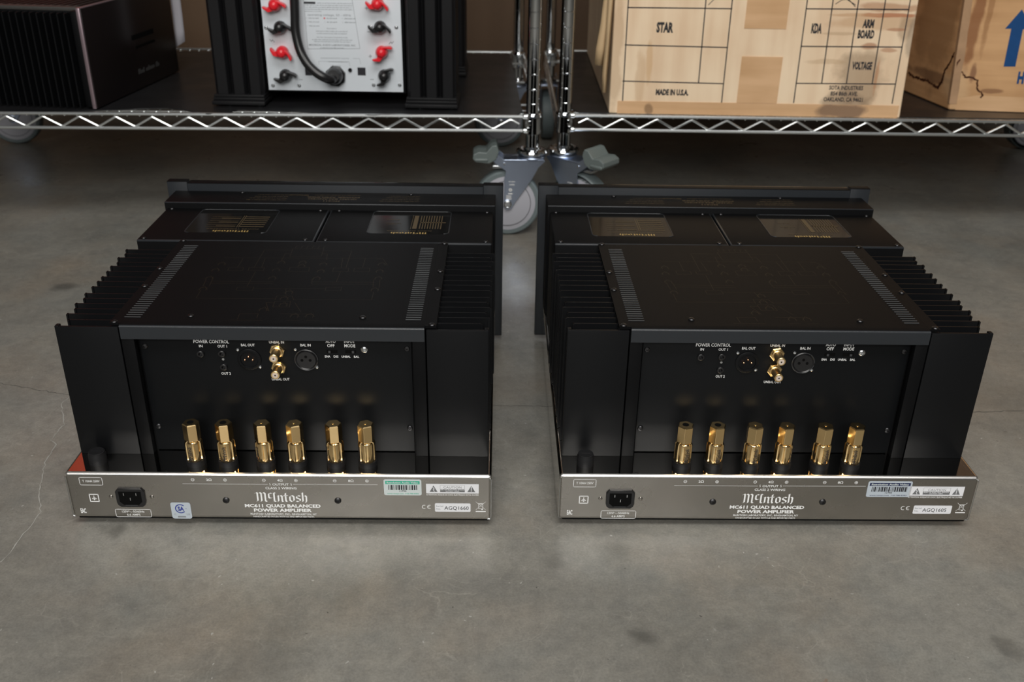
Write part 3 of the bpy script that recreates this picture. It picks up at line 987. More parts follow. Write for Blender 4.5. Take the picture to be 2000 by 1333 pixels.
    # heat sinks
    for sx in (-1, 1):
        b = MB()
        xs = sorted((sx * .1548, sx * .1650))
        b.box(xs[0], xs[1], .040, .272, ZC, .2150)
        xs = sorted((sx * .1548, sx * .2172))
        b.box(xs[0], xs[1], .0370, .0405, ZC, .2165, bev=.0005)
        tip = sorted((sx * .2140, sx * .2180))
        b.box(tip[0], tip[1], .0372, .0440, ZC, .2172, bev=.0006)
        hs = b.build('heat_sink', M['anod'], A)
        for fy, fx in zip(FIN_Y, FIN_X):
            b = MB()
            xs = sorted((sx * .1640, sx * fx))
            b.box(xs[0], xs[1], fy - .0008, fy + .0008, ZC + .0004, .2160)
            xs = sorted((sx * (fx - .0018), sx * fx))
            b.box(xs[0], xs[1], fy - .0022, fy + .0016, ZC + .0004, .2160)
            b.build('fin', M['anod'], hs, smooth=False)
    # transformer covers
    for sx in (-1, 1):
        b = MB()
        xs = sorted((sx * .0009, sx * .2188))
        b.box(xs[0], xs[1], .2808, .4045, ZC, .2193, bev=.0022, seg=2)
        tc_ = b.build('transformer_cover', [M['powder'], M['lip']], A)
        for f in tc_.data.polygons:
            if f.normal.z > .2 and (f.normal.y < -.2 or sx * f.normal.x < -.2):
                f.material_index = 1  # near and seam edges lightened as painted highlights
        for xx in (.0125, .2110):
            for yv in (.2865, .3995):
                screw(tc_, (sx * xx, yv, .2193), (0, 0, 1), .0030)
        wx0, wx1, wy0, wy1 = (-.169, -.066, .309, .399) if sx < 0 else (.0600, .1635, .313, .3995)
        b = Flat((0, 0, .2193), (1, 0, 0), (0, 1, 0), lift=.0001)
        b.rect(wx0, wx1, wy0, wy1, .006)
        pn = b.build('window_pane', M['pane'], tc_)
        b = MB()
        pts = []
        for cx_, cy_, a0 in ((wx1 - .006, wy0 + .006, -90), (wx1 - .006, wy1 - .006, 0), (wx0 + .006, wy1 - .006, 90), (wx0 + .006, wy0 + .006, 180)):
            for k in range(5):
                a = R(a0 + k * 22.5)
                pts.append((cx_ + .006 * math.cos(a), cy_ + .006 * math.sin(a), .2194))
        b.tube(pts, .0006, 6, True)
        b.build('window_rim', M['lip'], tc_)
        # print below glass, reads from the front of the set
        p = Flat((0, 0, .2193), (-1, 0, 0), (0, -1, 0), lift=.0003)
        cxm = .1115 if sx < 0 else -.113
        p.logo(cxm, -.3178, .0062, .0450, nib=.2)
        p.mi = 1
        p.text('POWER TRANSFORMER' if sx < 0 else 'AUDIO AUTOFORMER', cxm, -.3245, .0028, w=.066 if sx < 0 else .058)
        if sx < 0:
            for r_ in range(6):
                yb = -.331 - r_ * .0075
                p.rect(.0735, .104, yb - .0025, yb)
                p.rect(.110, .148, yb - .0008, yb)
                if r_ % 2 == 0:
                    p.rect(.110, .135, yb - .0035, yb - .002)
            p.rect(.1045, .1055, -.374, -.329)
            p.rect(.1070, .1080, -.374, -.329)
        else:
            p.rect(-.1215, -.1160, -.382, -.331)
            for r_ in range(9):
                xa = -.1245 - r_ * .0034
                p.rect(xa - .0012, xa, -.382, -.331)
            p.rect(-.158, -.1245, -.357, -.354)
            p.rect(-.1143, -.1137, -.384, -.330)
            p.words(-.100, -.080, -.352, .0019, 2)
            p.words(-.094, -.082, -.347, .0016, 3)
            p.words(-.097, -.079, -.366, .0019, 4)
        p.build('gold_lettering', [M['goldink'], M['goldinkdim']], tc_)
    # legend strip behind the front panel
    b = MB()
    b.box(-.2222, .2222, .4046, .4554, ZC, .2274, bev=.0012, seg=2)
    ls = b.build('top_legend_plate', [M['powder'], M['lip']], A)
    for f in ls.data.polygons:
        if f.normal.y < -.2 and f.normal.z > .2:
            f.material_index = 1  # bright line on the near edge is a highlight in the colour
    p = Flat((0, 0, .2274), (-1, 0, 0), (0, -1, 0))
    p.text('MC611', 0, -.4180, .0040, w=.022, bold=.02)
    p.text('QUAD BALANCED', 0, -.4265, .0040, w=.066, bold=.02)
    p.text('POWER AMPLIFIER', 0, -.4345, .0040, w=.072, bold=.02)
    p.words(-.036, .030, -.4425, .0022, 4)
    p.logo(.048, -.4430, .0045, .026, nib=.2)
    for sx in (-1, 1):
        for r_ in range(4):
            p.words(sx * .090 - .028, sx * .090 + .028 - r_ * .004, -.4190 - r_ * .0075, .0022, r_ + 9)
    p.build('printed_lettering', M['goldinkdim'], ls)
    for xx in (-.128, .105):
        screw(ls, (xx, .4490, .2274), (0, 0, 1), .0032)
    # front panel
    b = MB()
    b.box(-.2050, .2050, .4556, .4680, .0090, .2382, bev=.0008)
    fp = b.build('front_panel', [M['powder'], M['lip']], A)
    for f in fp.data.polygons:
        f.material_index = 1 if abs(f.normal.z) < .3 else 0
    for sx in (-1, 1):
        b = MB()
        xs = sorted((sx * .2050, sx * .2330))
        b.box(xs[0], xs[1], .4556, .4690, .0080, .2406, bev=.0012)
        ec = b.build('end_cap', [M['powder'], M['lip']], fp)
        for f in ec.data.polygons:
            f.material_index = 1 if abs(f.normal.z) < .3 else 0
    b = MB()
    b.box(-.2050, .2050, .4682, .4730, .0120, .2375, bev=.0006)
    b.build('front_glass', M['pane'], fp)
    return A


power_amplifier((-.241, .8338, 0), R(.956), 'left black power amplifier with gold posts, green barcode sticker and blue certification sticker', 'AGQ1660',
                [22, 14, 8, 20, 12, 22], [-8, 4, -38, None, -52, -52], 'green', True,
                (.1091, .1486, .0411, .0614), (.1534, .2087, .0439, .0559), (.1622, .2000, .0203, .0313), False)
power_amplifier((.2748, .846, 0), R(1.0731), 'right black power amplifier with gold posts and black-headed silver barcode sticker', 'AGQ1605',
                [16, 10, 24, 6, 14, 4], [20, 18, 14, 52, 22, 0], 'navy', False,
                (.1048, .1520, .0407, .0610), (.1505, .2088, .0425, .0545), (.1593, .2006, .0192, .0300), False)

# ---------------------------------------------------------------- setting
b = MB()
b.box(-3.2, 3.2, -3.0, 3.0, -.06, 0)
fl = struct(b.build('floor', floor_mat(), smooth=False))
b = MB()
b.box(-3.2, 3.2, 2.78, 2.86, 0, 3.2)
struct(b.build('wall_back', mat('brown_hardboard_wall', (.135, .080, .044), .6, noise=.25, nscale=4), smooth=False))
for nm, xa in (('wall_left', -3.28), ('wall_right', 3.2)):
    b = MB()
    b.box(xa, xa + .08, -3.0, 2.86, 0, 3.2)
    struct(b.build(nm, mat(nm + '_paint', (.12, .115, .105), .8), smooth=False))
b = MB()
b.box(-3.28, 3.28, -3.0, 2.86, 3.2, 3.26)
struct(b.build('ceiling', mat('ceiling_paint', (.12, .12, .12), .8), smooth=False))


def ribbon(pts, ws, name, m, jit=.0015, seed=1, parent=fl):
    rd = random.Random(seed)
    P = []
    for (a, c) in zip(pts, pts[1:]):
        n = max(2, int(math.hypot(c[0] - a[0], c[1] - a[1]) / .006))
        for k in range(n):
            t = k / n
            P.append((a[0] + (c[0] - a[0]) * t + rd.uniform(-jit, jit), a[1] + (c[1] - a[1]) * t + rd.uniform(-jit, jit)))
    P.append(pts[-1])
    b_ = MB()
    pv = None
    for i, (x, y) in enumerate(P):
        j = min(i + 1, len(P) - 1)
        i0 = max(0, i - 1)
        dx, dy = P[j][0] - P[i0][0], P[j][1] - P[i0][1]
        d = math.hypot(dx, dy) or 1
        ww = ws * rd.uniform(.3, 1.2) * .5
        v = b_._v([(x - dy / d * ww, y + dx / d * ww, .0003), (x + dy / d * ww, y - dx / d * ww, .0003)])
        if pv:
            b_._f([pv[1], v[1], v[0], pv[0]])
        pv = v
    return b_.build(name, m, parent, smooth=False)


ribbon([(-.53, .74), (-.513, .7674), (-.5097, .7821), (-.5109, .8072), (-.509, .8264), (-.5094, .8517), (-.5291, .8894), (-.5466, .9458), (-.5515, .9847), (-.5614, .996), (-.5611, 1.0321), (-.5859, 1.0826), (-.5831, 1.1029)], .0014, 'floor_crack', M['crack'], .0012, 3)
ribbon([(-.3998, .8158), (-.392, .832), (-.386, .86)], .0005, 'floor_crack', M['crack'], .002, 4)
ribbon([(-.9, 1.19), (-.58, 1.105), (-.3, 1.10), (.0, 1.0978), (.30, 1.0999), (.6111, 1.1031), (.6812, 1.1081), (1.2, 1.13)], .0008, 'floor_joint', M['joint'], .0014, 5)

# ---------------------------------------------------------------- wire shelving
ZR, ZB = .2283, .2025


def caster(parent, x, y, head, brake=True, detail=True):
    """swivel caster below a post at local x, y; head = direction the wheel trails"""
    mx = Matrix.Translation((x, y, 0)) @ Matrix.Rotation(head, 4, 'Z')
    b = MB(mx)
    tr = .045
    q = [(-.020, .149), (.052, .149), (.060, .156), (.067, .164), (.074, .161), (.073, .146), (.060, .136), (.049, .128), (.052, .112), (.052, .078), (.053, .058), (.047, .052), (.038, .054), (.030, .068), (.0, .112), (-.012, .135), (-.024, .147)]
    for s1, s2 in ((-.0215, -.0190), (.0190, .0215)):
        b.prism(q, 'y', s1, s2)
    b.box(-.022, .053, -.0215, .0215, .1460, .1500, bev=.001)
    b.lathe([(.024, .1495), (.026, .1515), (.024, .1540)], (0, 0, 0), n=28)
    cs = b.build('caster', M['zinc'], parent, bevel=.0006)
    b = MB(mx)
    b.lathe([(.0600, -.0155), (.0625, -.0130), (.0635, -.0060), (.0635, .0060), (.0625, .0130), (.0600, .0155), (.0530, .0155), (.0530, -.0155)], (tr, 0, .0635), (0, 1, 0), 48, cap0=False, cap1=False)
    b.build('tyre', M['tyre'], cs)
    b = MB(mx)
    b.lathe([(.012, -.0175), (.040, -.0165), (.0530, -.0150), (.0530, .0150), (.040, .0165), (.012, .0175)], (tr, 0, .0635), (0, 1, 0), 40)
    b.build('wheel_hub', M['hub'], cs)
    b = MB(mx)
    for s_ in (-1, 1):
        b.tube([(tr + .0440 * math.cos(R(a)), s_ * .0163, .0635 + .0440 * math.sin(R(a))) for a in range(0, 360, 9)], .0006, 5, True)
    b.build('hub_groove', M['groove'], cs)
    for s_ in (-1, 1):
        b = MB(mx)
        b.lathe([(.0080, 0), (.0080, .003), (.0055, .0045), (.0050, .0030)], (tr, s_ * .0215, .0640), (0, s_, 0), 14)
        b.build('axle_bolt', M['steel'], cs)
        for rx_, rz0, rr_ in ((.068, .1555, .0030), (.052, .1425, .0024)):
            b = MB(mx)
            b.lathe([(rr_, 0), (rr_ * .9, .0018)], (rx_, s_ * .0215, rz0), (0, s_, 0), 12)
            b.build('rivet', M['steel'], cs)
    b = MB(mx)
    b.lathe([(.0165, .1540), (.0240, .1548), (.0285, .1580), (.0300, .1615), (.0285, .1650), (.0235, .1665), (.0190, .1650), (.0155, .1660), (.0145, .1700)], (0, 0, 0), n=36)
    b.build('bumper_ring', M['chrome'], cs)
    if brake:
        b = MB(mx)
        pts = [(.062, .166), (.066, .178), (.075, .177), (.086, .164), (.100, .165), (.110, .160), (.111, .151), (.104, .145), (.080, .143), (.068, .150)]
        b.prism(pts, 'y', -.026, .026)
        b.box(.082, .108, -.028, .028, .147, .153, bev=.002)
        b.build('brake_pedal', M['pedal'], cs, bevel=.002, ang=50)
        b = MB(mx)
        b.box(.046, .075, -.012, .012, .130, .136, bev=.002)
        for k in range(3):
            b.lathe([(.0018, 0), (.0016, .0016)], (.052 + k * .009, .006 - .006 * (k % 2), .136), n=8)
        b.build('brake_shoe', M['steel'], cs)
    if detail:
        t = Flat((0, 0, 0), (1, 0, 0), (0, 0, 1))
        s0 = -1 if math.cos(head) > 0 else 1
        t.O = mx @ Vector((0, s0 * .0216, 0))
        t.X = (mx.to_3x3() @ Vector((1, 0, 0))) * (1 if s0 < 0 else -1)
        t.Nn = t.X.cross(t.Y)
        sg = 1 if s0 < 0 else -1
        t.words(sg * .036 - .007, sg * .036 + .007, .107, .0030, 2)
        t.words(sg * .036 - .006, sg * .036 + .006, .101, .0030, 5)
        t.ring(sg * .040, .092, .0016, .0032, n=12)
        t.rect(sg * .040 - .004, sg * .040 + .004, .0835, .0855)
        for k in range(3):
            t.rect(sg * .043 - .005, sg * .043 + .005, .0735 + k * .003, .0750 + k * .003)
        t.build('stamped_mark', M['etch'], cs)


def wire_shelf(loc, rz, W, D, sgn, heads, label, brakes):
    """origin at the front post nearest the gap; the unit extends sgn*W in x, D in y"""
    S = empty('wire_shelf_unit', loc, rz)
    tag(S, label, 'shelf')
    posts = [(0, 0), (sgn * W, 0), (0, D), (sgn * W, D)]
    for i, (x, y) in enumerate(posts):
        b = MB()
        prof = [(.0127, .1650)]
        z = .2500
        step = .0267
        while z < 1.25:
            prof += [(.0127, z - .0012), (.0132, z - .0005), (.0132, z + .0005), (.0127, z + .0012)]
            z += step
        prof += [(.0127, 1.27), (.009, 1.275)]
        b.lathe(prof, (x, y, 0), n=28)
        po = b.build('post', M['chrome'], S)
        b = MB()
        b.lathe([(.0170, 0), (.0188, .002), (.0178, .030), (.0168, .0370), (.0158, .0385)], (x, y, 1.00 - .034), n=28)
        b.build('collar', M['chrome'], po)
        b = MB()
        b.lathe([(.0170, 0), (.0188, .002), (.0178, .030), (.0168, .0370), (.0158, .0385)], (x, y, ZB - .008), n=28)
        if i < 2:
            b.box(x + sgn * .006, x + sgn * .012, y - .0185, y - .014, ZB - .001, ZB + .007, bev=.001)
            b.box(x + sgn * .004, x + sgn * .009, y - .0185, y - .014, ZB + .010, ZB + .019, bev=.001)
        b.build('collar', M['chrome'], po)
        caster(S, x, y, heads[i], brakes[i], detail=(i == 0))
    for zr, zb in ((ZR, ZB), (1.00, 1.00 - .0258)):
        g = .0135
        ends = [((0, -g), (sgn * W, -g)), ((0, D + g), (sgn * W, D + g))]
        for (xa, ya), (xb, yb) in ends:
            b = MB()
            x0, x1 = min(xa, xb) + .014, max(xa, xb) - .014
            b.tube([(x0, ya, zr), (x1, ya, zr)], .0030, 10)
            b.tube([(x0, ya, zb), (x1, ya, zb)], .0030, 10)
            for xx in (x0, x1):
                for zz in (zr, zb):
                    b.lathe([(.0032, -.005), (.0048, -.003), (.0048, .003), (.0032, .005)], (xx, ya, zz), (1, 0, 0), 12)
            # zigzag truss
            pts = []
            per = .0648
            k = 0
            xx = -sgn * 0 + sgn * .0255
            up = True
            first = True
            path = [(xx, ya, zb + .0125)]
            xx += sgn * (.0155 if first else 0)
            while abs(xx) < W - .03:
                zt = zr - .0058 if up else zb + .0035
                path += [(xx - sgn * .0035, ya, zt - (.0012 if up else -.0012)), (xx, ya, zt), (xx + sgn * .0035, ya, zt - (.0012 if up else -.0012))]
                xx += sgn * per / 2
                up = not up
            b.tube(path, .0021, 8)
            b.build('rail', M['wire'], S)
        for xe in (0, sgn * W):
            b = MB()
            xo = xe + (-sgn * g if xe == 0 else sgn * g)
            b.tube([(xo, .014, zr), (xo, D - .014, zr)], .0030, 8)
            b.tube([(xo, .014, zb), (xo, D - .014, zb)], .0030, 8)
            path = []
            yy = .03
            up = True
            while yy < D - .02:
                path.append((xo, yy, zr - .0058 if up else zb + .0035))
                yy += .0324
                up = not up
            b.tube(path, .0021, 6)
            b.build('rail', M['wire'], S)
        b = MB()
        n = int(W / .0222)
        for k in range(1, n):
            xx = sgn * W * k / n
            b.tube([(xx, -g, zr - .0036), (xx, D + g, zr - .0036)], .0013, 6)
            b.bm.verts.ensure_lookup_table()
        for k in range(3):
            yy = D * (k + .5) / 3
            b.tube([(0, yy, zr - .0062), (sgn * W, yy, zr - .0062)], .0024, 6)
        if zr == ZR:
            for yy in (.012, .038):
                b.tube([(0, yy, zr - .001), (sgn * W, yy, zr - .001)], .0012, 6)
        b.build('wire_deck', M['wire'], S)
    return S


YL = R(2.4)
wire_shelf((.0313, 1.772, 0), YL, 1.20, .655, -1, [R(180), R(180), R(187), R(185)], 'chrome wire shelving unit on the left, carrying the two black amplifiers', [1, 1, 0, 0])
wire_shelf((.0905, 1.787, 0), R(.7), 1.20, .675, 1, [R(-40), R(0), R(90), R(5)], 'chrome wire shelving unit on the right, carrying the two cartons', [1, 1, 0, 0])

# plastic liners lying on the decks
b = MB()
edge = [(-1.12, 1.722), (-.9249, 1.7245), (-.8254, 1.7260), (-.7285, 1.7480), (-.68, 1.7620), (-.639, 1.7680), (-.61, 1.7600), (-.5859, 1.7430), (-.5563, 1.7300), (-.535, 1.7350), (-.5191, 1.7450), (-.5101, 1.7640), (-.4604, 1.7640), (-.40, 1.7580), (-.3309, 1.7500), (-.2681, 1.7430), (-.10, 1.7520), (.0003, 1.758)]
back = [(.012, 1.79), (-.016, 2.40), (-1.17, 2.35), (-1.135, 1.74)]
b.prism(edge + back, 'z', .2290, .2306)
tag(b.build('shelf_liner', M['liner'], smooth=False), 'black plastic liner with a wavy front edge on the left wire shelf', 'liner')
b = MB()
b.prism([(.118, 1.790), (1.26, 1.804), (1.25, 2.455), (.106, 2.445), (.100, 1.83)], 'z', .2290, .2306)
tag(b.build('shelf_liner', M['liner'], smooth=False), 'straight-edged black plastic liner under the cartons on the right wire shelf', 'liner')
ZS = .2308

# ---------------------------------------------------------------- amplifier with columns and a white rear panel
T = empty('column_amplifier', (-.337, 1.82, ZS))
tag(T, 'black amplifier with fluted corner columns and white rear panel with red and black terminals', 'amplifier')
x0 = -.337


def rel(x, z):
    return x - x0, z - ZS


b = MB()
b.box(-.131, .131, .004, .40, .0215, .52, bev=.001)
b.build('cabinet', M['powder'], T)
for xc in (-.1770, .1800):
    for yc in (.016, .33):
        b = MB()
        hw = .0455
        pts = []
        # ribbed column section
        ys0, ys1 = yc - .035, yc + .055
        n = 3
        pts = [(xc - hw, ys1)]
        pts.append((xc - hw, ys0 + .008))
        rw = 2 * hw / n
        for k in range(n):
            xa = xc - hw + k * rw
            pts += [(xa + .002, ys0 + .007), (xa + .006, ys0), (xa + rw - .006, ys0), (xa + rw - .002, ys0 + .007)]
            if k < n - 1:
                pts += [(xa + rw - .001, ys0 + .013), (xa + rw + .001, ys0 + .013)]
        pts.append((xc + hw, ys0 + .008))
        pts.append((xc + hw, ys1))
        b.prism(pts, 'z', .019, .54)
        co = b.build('column', M['column'], T, smooth=True, ang=40, bevel=.001)
        b = MB()
        b.box(xc - .049, xc + .049, yc - .050, yc + .058, .0030, .0100, bev=.0012)
        b.box(xc - .0475, xc + .0475, yc - .043, yc + .057, .0100, .0150, bev=.0012)
        b.box(xc - .0465, xc + .0465, yc - .040, yc + .056, .0150, .0200, bev=.0010)
        b.build('plinth', M['column'], co)
        b = MB()
        for dx in (-.022, .035):
            b.lathe([(.006, 0), (.006, .0035)], (xc + dx, yc - .030, 0), n=12)
        b.build('foot', M['steel'], co)
for sx in (-1, 1):
    b = MB()
    for k in range(7):
        yy = .085 + k * .028
        b.box(*sorted((sx * .128, sx * .190)), yy, yy + .004, .03, .50)
    b.build('side_heat_sink', M['anod'], T, smooth=False)
b = MB()
b.box(-.1262, .1257, -.001, .005, .0252, .48, bev=.0006)
pn = b.build('rear_panel', M['white_panel'], T)
F = Flat((0, -.001, 0), (1, 0, 0), (0, 0, 1))


def rx(x):
    return x - x0


def rz_(z):
    return z - ZS


F.mi = 0
F.line([(rx(-.386), rz_(.455)), (rx(-.302), rz_(.455)), (rx(-.2885), rz_(.334)), (rx(-.3845), rz_(.332)), (rx(-.386), rz_(.455))], .0006)
F.text('operating voltage, 50 - 60Hz', rx(-.341), rz_(.3905), .0034, w=.079)
rd = random.Random(5)
for zz, xs in ((.3855, (-.383, -.350, -.318)), (.3790, (-.383, -.350, -.318)), (.3720, (-.383,))):
    for xx in xs:
        F.text('(', rx(xx), rz_(zz), .0024, al='l')
        F.words(rx(xx) + .004, rx(xx) + .024, rz_(zz), .0019, int(-xx * 1000))
for i, (zz, wd) in enumerate(((.4118, .066), (.4080, .086), (.4045, .086), (.4010, .086), (.3975, .030))):
    F.words(rx(-.384) + (.022 if i == 0 else 0), rx(-.384) + (.022 if i == 0 else 0) + wd, rz_(zz), .0016, i)
for zz, st_, wd in ((.3680, None, .018), (.3630, None, .058), (.3590, None, .056), (.3520, 'No User Serviceable Components Inside', .056), (.3480, None, .074), (.3447, None, .068)):
    if st_:
        F.text(st_, rx(-.338), rz_(zz), .0022, w=wd)
    else:
        F.words(rx(-.338) - wd / 2, rx(-.338) + wd / 2, rz_(zz), .0017, int(zz * 1e4))
F.text('MADRIGAL AUDIO LABORATORIES, INC.', rx(-.3385), rz_(.3378), .0030, w=.086, bold=.015)
F.words(rx(-.3615), rx(-.3155), rz_(.3335), .0017, 3)
F.text('communication ports', rx(-.336), rz_(.3150), .0024, w=.052)
F.words(rx(-.348), rx(-.312), rz_(.3088), .0017, 8)
F.text('\u223c ac mains', rx(-.336), rz_(.3020), .0024, w=.020)
F.line([(rx(-.302), rz_(.3160)), (rx(-.2905), rz_(.3160)), (rx(-.2885), rz_(.3060))], .0004)
F.line([(rx(-.366), rz_(.3040)), (rx(-.366), rz_(.3100)), (rx(-.3100), rz_(.3100)), (rx(-.3090), rz_(.3020))], .0004)
F.mi = 1
F.rect(rx(-.3855), rx(-.3645), rz_(.4108), rz_(.4145), .001)
for xx, zz, pm in ((-.2727, .4050, 1), (-.2702, .3205, 1), (-.4026, .3190, 1), (-.2700, .3640, 0), (-.2690, .2785, 0), (-.4018, .2760, 0)):
    F.line([(rx(xx) - .003, rz_(zz)), (rx(xx) + .003, rz_(zz))], .0007)
    if pm:
        F.line([(rx(xx), rz_(zz) - .003), (rx(xx), rz_(zz) + .003)], .0007)
for xx, s_ in ((-.2304, 1), (-.4490, -1)):
    F.line([(rx(xx) + s_ * .004, rz_(.3475)), (rx(xx) + s_ * .001, rz_(.3440)), (rx(xx) - s_ * .001, rz_(.3470)), (rx(xx) - s_ * .004, rz_(.3430))], .0008)
for xx, zz in ((-.3852, .2912), (-.2877, .2928)):
    F.rect(rx(xx) - .0075, rx(xx) + .0075, rz_(zz) - .0072, rz_(zz) + .0072)
F.mi = 2
F.disc(rx(-.3501), rz_(.3865), .0014)
F.build('printed_lettering', [M['greyprint'], M['blackink'], M['redp']], pn)
b = MB()
b.lathe([(.0036, 0), (.0036, .003), (.0018, .003), (.0015, .001)], (rx(-.3087), -.001, rz_(.2954)), (0, -1, 0), 14)
b.build('remote_jack', M['plastic'], pn)
for xx, zz in ((-.4575, .3681), (-.4108, .3688), (-.2202, .3727), (-.2660, .3727), (-.4548, .2643), (-.4058, .2651), (-.2666, .2682), (-.2180, .2690)):
    screw(pn, (rx(xx), -.001, rz_(zz)), (0, -1, 0), .0034, 'steel')
for xx, zz, mm, ang, sp in ((-.4366, .4064, 'redp', 8, 1), (-.2515, .4108, 'redp', -12, 1), (-.4304, .3678, 'plastic', 5, 1), (-.2489, .3708, 'plastic', -8, 1),
                        (-.4306, .3239, 'redp', -22, 1), (-.2478, .3270, 'redp', 38, 1), (-.4282, .2821, 'plastic', 14, 1), (-.2451, .2845, 'plastic', 50, 1),
                        (-.4366, .4520, 'plastic', 0, 1), (-.2515, .4560, 'plastic', 0, 1)):
    o_ = Vector((rx(xx), -.001, rz_(zz) + .0025))
    b = MB()
    b.lathe([(.0104, 0), (.0112, .003), (.0112, .010), (.0098, .0145), (.0078, .020), (.0050, .0230)], o_, (0, -1, 0), 28)
    mxx = Matrix.Translation(o_) @ Matrix.Rotation(R(-ang), 4, 'Y')
    b.M = mxx
    for s_ in (-1, 1):
        q = [(s_ * .002, -.0085), (s_ * .012, -.0105), (s_ * .0205, -.0075 + (.0045 if s_ < 0 else -.001)), (s_ * .0215, -.0035 + (.0045 if s_ < 0 else -.001)), (s_ * .012, -.0030), (s_ * .004, .0045)]
        if s_ > 0:
            q = [(s_ * .002, .0065), (s_ * .011, .0010), (s_ * .0200, -.0075), (s_ * .0215, -.0045), (s_ * .0195, -.0005), (s_ * .009, .0065), (s_ * .001, .0085)]
        b.prism(q, 'y', -.0185, -.0060)
    b.build('terminal', M[mm], T, bevel=.0010, ang=50, label='red wing terminal' if mm == 'redp' else 'black wing terminal')
g = Vector((rx(-.336), -.001, rz_(.2845)))
b = MB()
b.lathe([(.0190, 0), (.0190, .008), (.0165, .010)], g, (0, -1, 0), 8, rot=.3)
b.lathe([(.0150, .009), (.0158, .016), (.0140, .024), (.0110, .030)], g, (0, -1, .15), 24)
cg = b.build('cable_gland', M['plastic'], T, ang=30)
b = MB()
ctl = [(-.336, -.026, .2840), (-.340, -.040, .2850), (-.3500, -.046, .2900), (-.3640, -.045, .2985), (-.3790, -.040, .3120), (-.3900, -.034, .3300), (-.3960, -.030, .3500), (-.3985, -.027, .3720), (-.3975, -.025, .4000), (-.3965, -.024, .4400), (-.3960, -.024, .5200), (-.395, -.02, .60)]
pp = [Vector((rx(a), y, rz_(c))) for a, y, c in ctl]
sm = []
for i in range(len(pp) - 1):
    p0, p1, p2, p3 = pp[max(0, i - 1)], pp[i], pp[i + 1], pp[min(len(pp) - 1, i + 2)]
    for k in range(5):
        t = k / 5
        sm.append(.5 * ((2 * p1) + (p2 - p0) * t + (2 * p0 - 5 * p1 + 4 * p2 - p3) * t * t + (3 * p1 - p0 - 3 * p2 + p3) * t ** 3))
sm.append(pp[-1])
b.tube(sm, .0083, 14)
b.build('power_cable', M['plastic'], T)

# ---------------------------------------------------------------- finned amplifier with mauve edge
G = empty('finned_amplifier', (-.758, 1.750, ZS), R(-5))
tag(G, 'black finned amplifier turned side-on with a mauve faceplate edge, far left on the shelf', 'amplifier')
b = MB()
b.box(-.42, -.012, .012, .35, .006, .168, bev=.001)
b.build('cabinet', M['powder'], G)
b = MB()
b.box(-.42, -.010, .010, .352, .168, .1745, bev=.001)
tp = b.build('top_cover', M['topmesh'], G)
b = MB()
for k in range(26):
    b.box(-.41 + k * .0154, -.41 + k * .0154 + .009, .03, .33, .1745, .1752)
b.build('vent_slots', M['blackhole'], tp, smooth=False)
b = MB()
b.box(-.42, -.014, .010, .013, .004, .166)
hs = b.build('side_heat_sink', M['anod'], G)
for k in range(31):
    xx = -.030 - k * .0126
    b = MB()
    b.box(xx - .0012, xx + .0012, -.010, .010, .004, .166)
    b.build('fin', M['anod'], hs, smooth=False)
b = MB()
b.box(-.022, -.009, -.004, .352, .003, .170, bev=.001)
b.build('faceplate_backing', M['powder'], G)
b = MB()
b.box(-.009, -.0015, -.008, .362, .001, .176, bev=.002, seg=2)
b.build('faceplate_edge', M['mauve'], G, label='mauve faceplate edge')
b = MB()
b.box(-.0016, .0, -.006, .360, .0025, .1745, bev=.0005)
fp = b.build('faceplate', M['face'], G)
b = MB()
b.box(.0, .0006, .165, .262, .095, .104)
b.box(.0, .0006, .175, .262, .078, .083)
b.build('display_slot', M['blackhole'], fp)
t = Flat((.0, 0, 0), (0, 1, 0), (0, 0, 1), lift=.0003)
t.words(.172, .270, .030, .0105, 11)
t.build('printed_lettering', M['facetext'], fp)
b = MB()
for xx in (-.38, -.05):
    for yy in (.04, .31):
        b = MB()
        b.lathe([(.012, 0), (.014, .006)], (xx, yy, 0), n=16)
        b.build('foot', M['rubber'], G)

# paper sheet hanging behind it
b = MB()
N_ = 8
rows = []
for i in range(N_ + 1):
    t_ = i / N_
    z = .300 + t_ * .26
    cx = -.689 + .006 * math.sin(t_ * 3) - .010 * t_
    rows.append([(cx + u * .021 * (1 + 0 * t_), 2.00 - .006 * math.sin(u * 2.2), z + (.013 * u if i == 0 else 0)) for u in (0, .33, .66, 1)])
for A_, B_2 in zip(rows, rows[1:]):
    for j in range(3):
        b.quad([A_[j], A_[j + 1], B_2[j + 1], B_2[j]])
bmesh.ops.remove_doubles(b.bm, verts=b.bm.verts, dist=1e-5)
ps = b.build('paper_strip', M['paper'], G)
ps.matrix_parent_inverse = (Matrix.Translation((-.758, 1.750, ZS)) @ Matrix.Rotation(R(-5), 4, 'Z')).inverted()
ps['label'] = 'grey paper strip'
so = ps.modifiers.new('thickness', 'SOLIDIFY')
so.thickness = .0006

